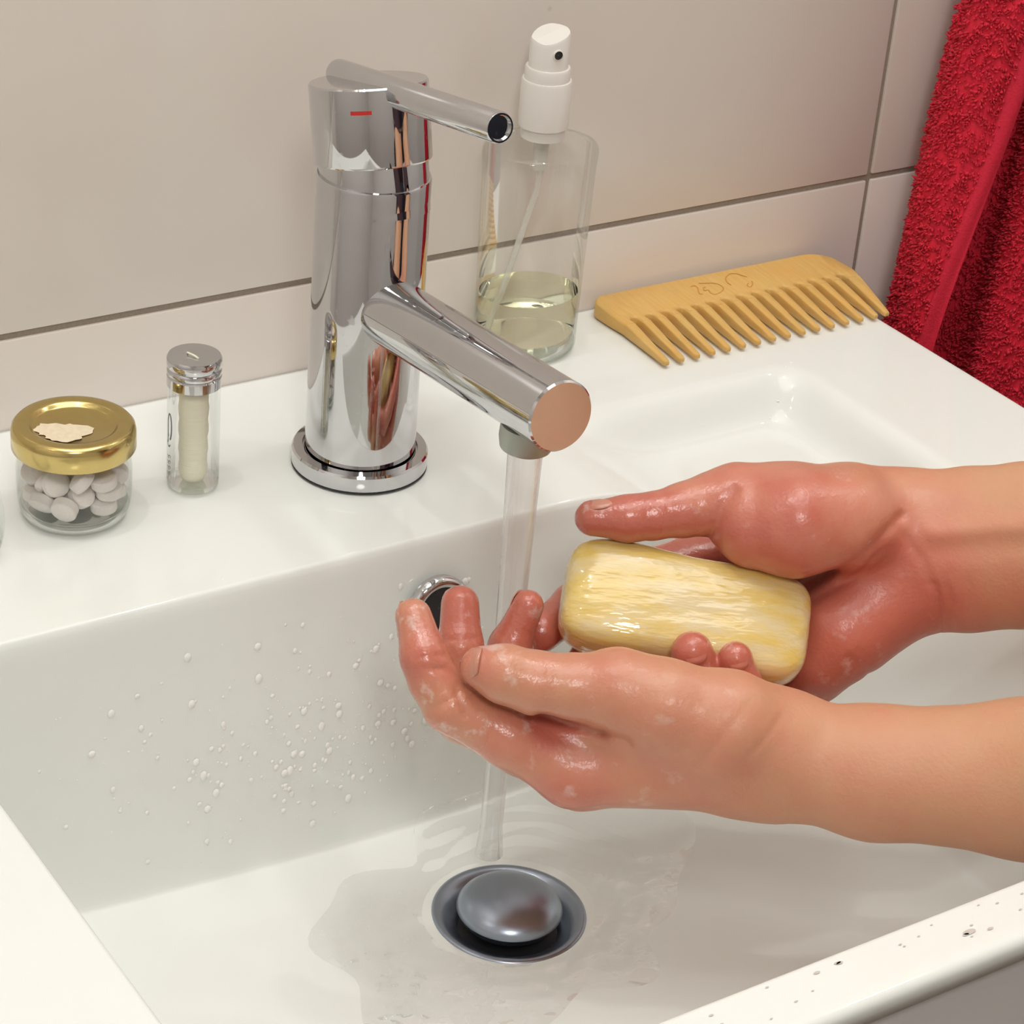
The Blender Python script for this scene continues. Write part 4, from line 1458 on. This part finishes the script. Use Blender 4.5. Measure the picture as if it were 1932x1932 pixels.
# looped pile: small curled tufts over the cloth
rt = np.random.default_rng(11)
me = sheet.data
ctr, nor, quad, area = [], [], [], []
for p in me.polygons:
    if -0.15 < p.center.z < 0.32 and len(p.vertices) == 4:
        if min((v % tm) for v in p.vertices) < HEM_N - 2: continue
        quad.append([me.vertices[i].co[:] for i in p.vertices])
        nor.append(p.normal[:])
        area.append(p.area)
quad, nor, area = np.array(quad), np.array(nor), np.array(area)
NT = 112000
pick = rt.choice(len(area), NT, p=area / area.sum())
u, v = rt.random((NT, 1)), rt.random((NT, 1))
qd = quad[pick]
q = (qd[:, 0] * (1 - u) + qd[:, 1] * u) * (1 - v) + (qd[:, 3] * (1 - u) + qd[:, 2] * u) * v
unit = lambda a: a / np.linalg.norm(a, axis=1, keepdims=True)
clump = np.stack([np.sin(q[:, 0] * 900 + q[:, 2] * 700), np.sin(q[:, 1] * 800 + q[:, 2] * 900 + 1), np.sin(q[:, 2] * 1000 + q[:, 0] * 500 + 2)], 1)
d1 = unit(nor[pick] + rt.uniform(-1, 1, (NT, 3)) * 0.55 + clump * 0.45 + np.array([0, 0, -0.25]))
sd = unit(np.cross(d1, rt.uniform(-1, 1, (NT, 3))))
th = np.cross(sd, d1)
hg = rt.uniform(0.0014, 0.0029, (NT, 1))
wd = rt.uniform(0.00030, 0.00055, (NT, 1))
d2 = unit(d1 + th * rt.uniform(-1.2, 1.2, (NT, 1)) + np.array([0, 0, -0.45]))
md = q + d1 * hg * 0.65
en = md + d2 * hg * 0.6
PV = np.stack([q + sd * wd, q + (-sd * 0.5 + th) * wd, q + (-sd * 0.5 - th) * wd, md + sd * wd * 1.4, md + (-sd * 0.6 + th * 1.3) * wd, md + (-sd * 0.6 - th * 1.3) * wd, en], 1).reshape(-1, 3)
FQ = np.array([[0, 1, 4], [0, 4, 3], [1, 2, 5], [1, 5, 4], [2, 0, 3], [2, 3, 5], [3, 4, 6], [4, 5, 6], [5, 3, 6]])
FT = (np.arange(NT)[:, None, None] * 7 + FQ[None]).reshape(-1)
pm = bpy.data.meshes.new('pile')
pm.vertices.add(len(PV))
pm.vertices.foreach_set('co', PV.astype(np.float32).ravel())
nf = NT * 9
pm.loops.add(nf * 3)
pm.loops.foreach_set('vertex_index', FT.astype(np.int32))
pm.polygons.add(nf)
pm.polygons.foreach_set('loop_start', np.arange(0, nf * 3, 3, dtype=np.int32))
pm.update(calc_edges=True)
pm.validate()
pile = link('pile', pm, M_TOWEL)
pile['kind'] = 'stuff'
for o in (sheet, hem, pile):
    o.parent = towel
    o.matrix_parent_inverse = TI
hk = [(0.384, 0.001, 0.418), (0.384, -0.020, 0.417), (0.384, -0.034, 0.419), (0.384, -0.041, 0.432)]
tv, tf = tube_data(hk, 0.004, 12)
tag(mesh('towel_hook', tv, tf, M_CHROME), 'chrome wall hook holding the red towel above the basin', 'hook')
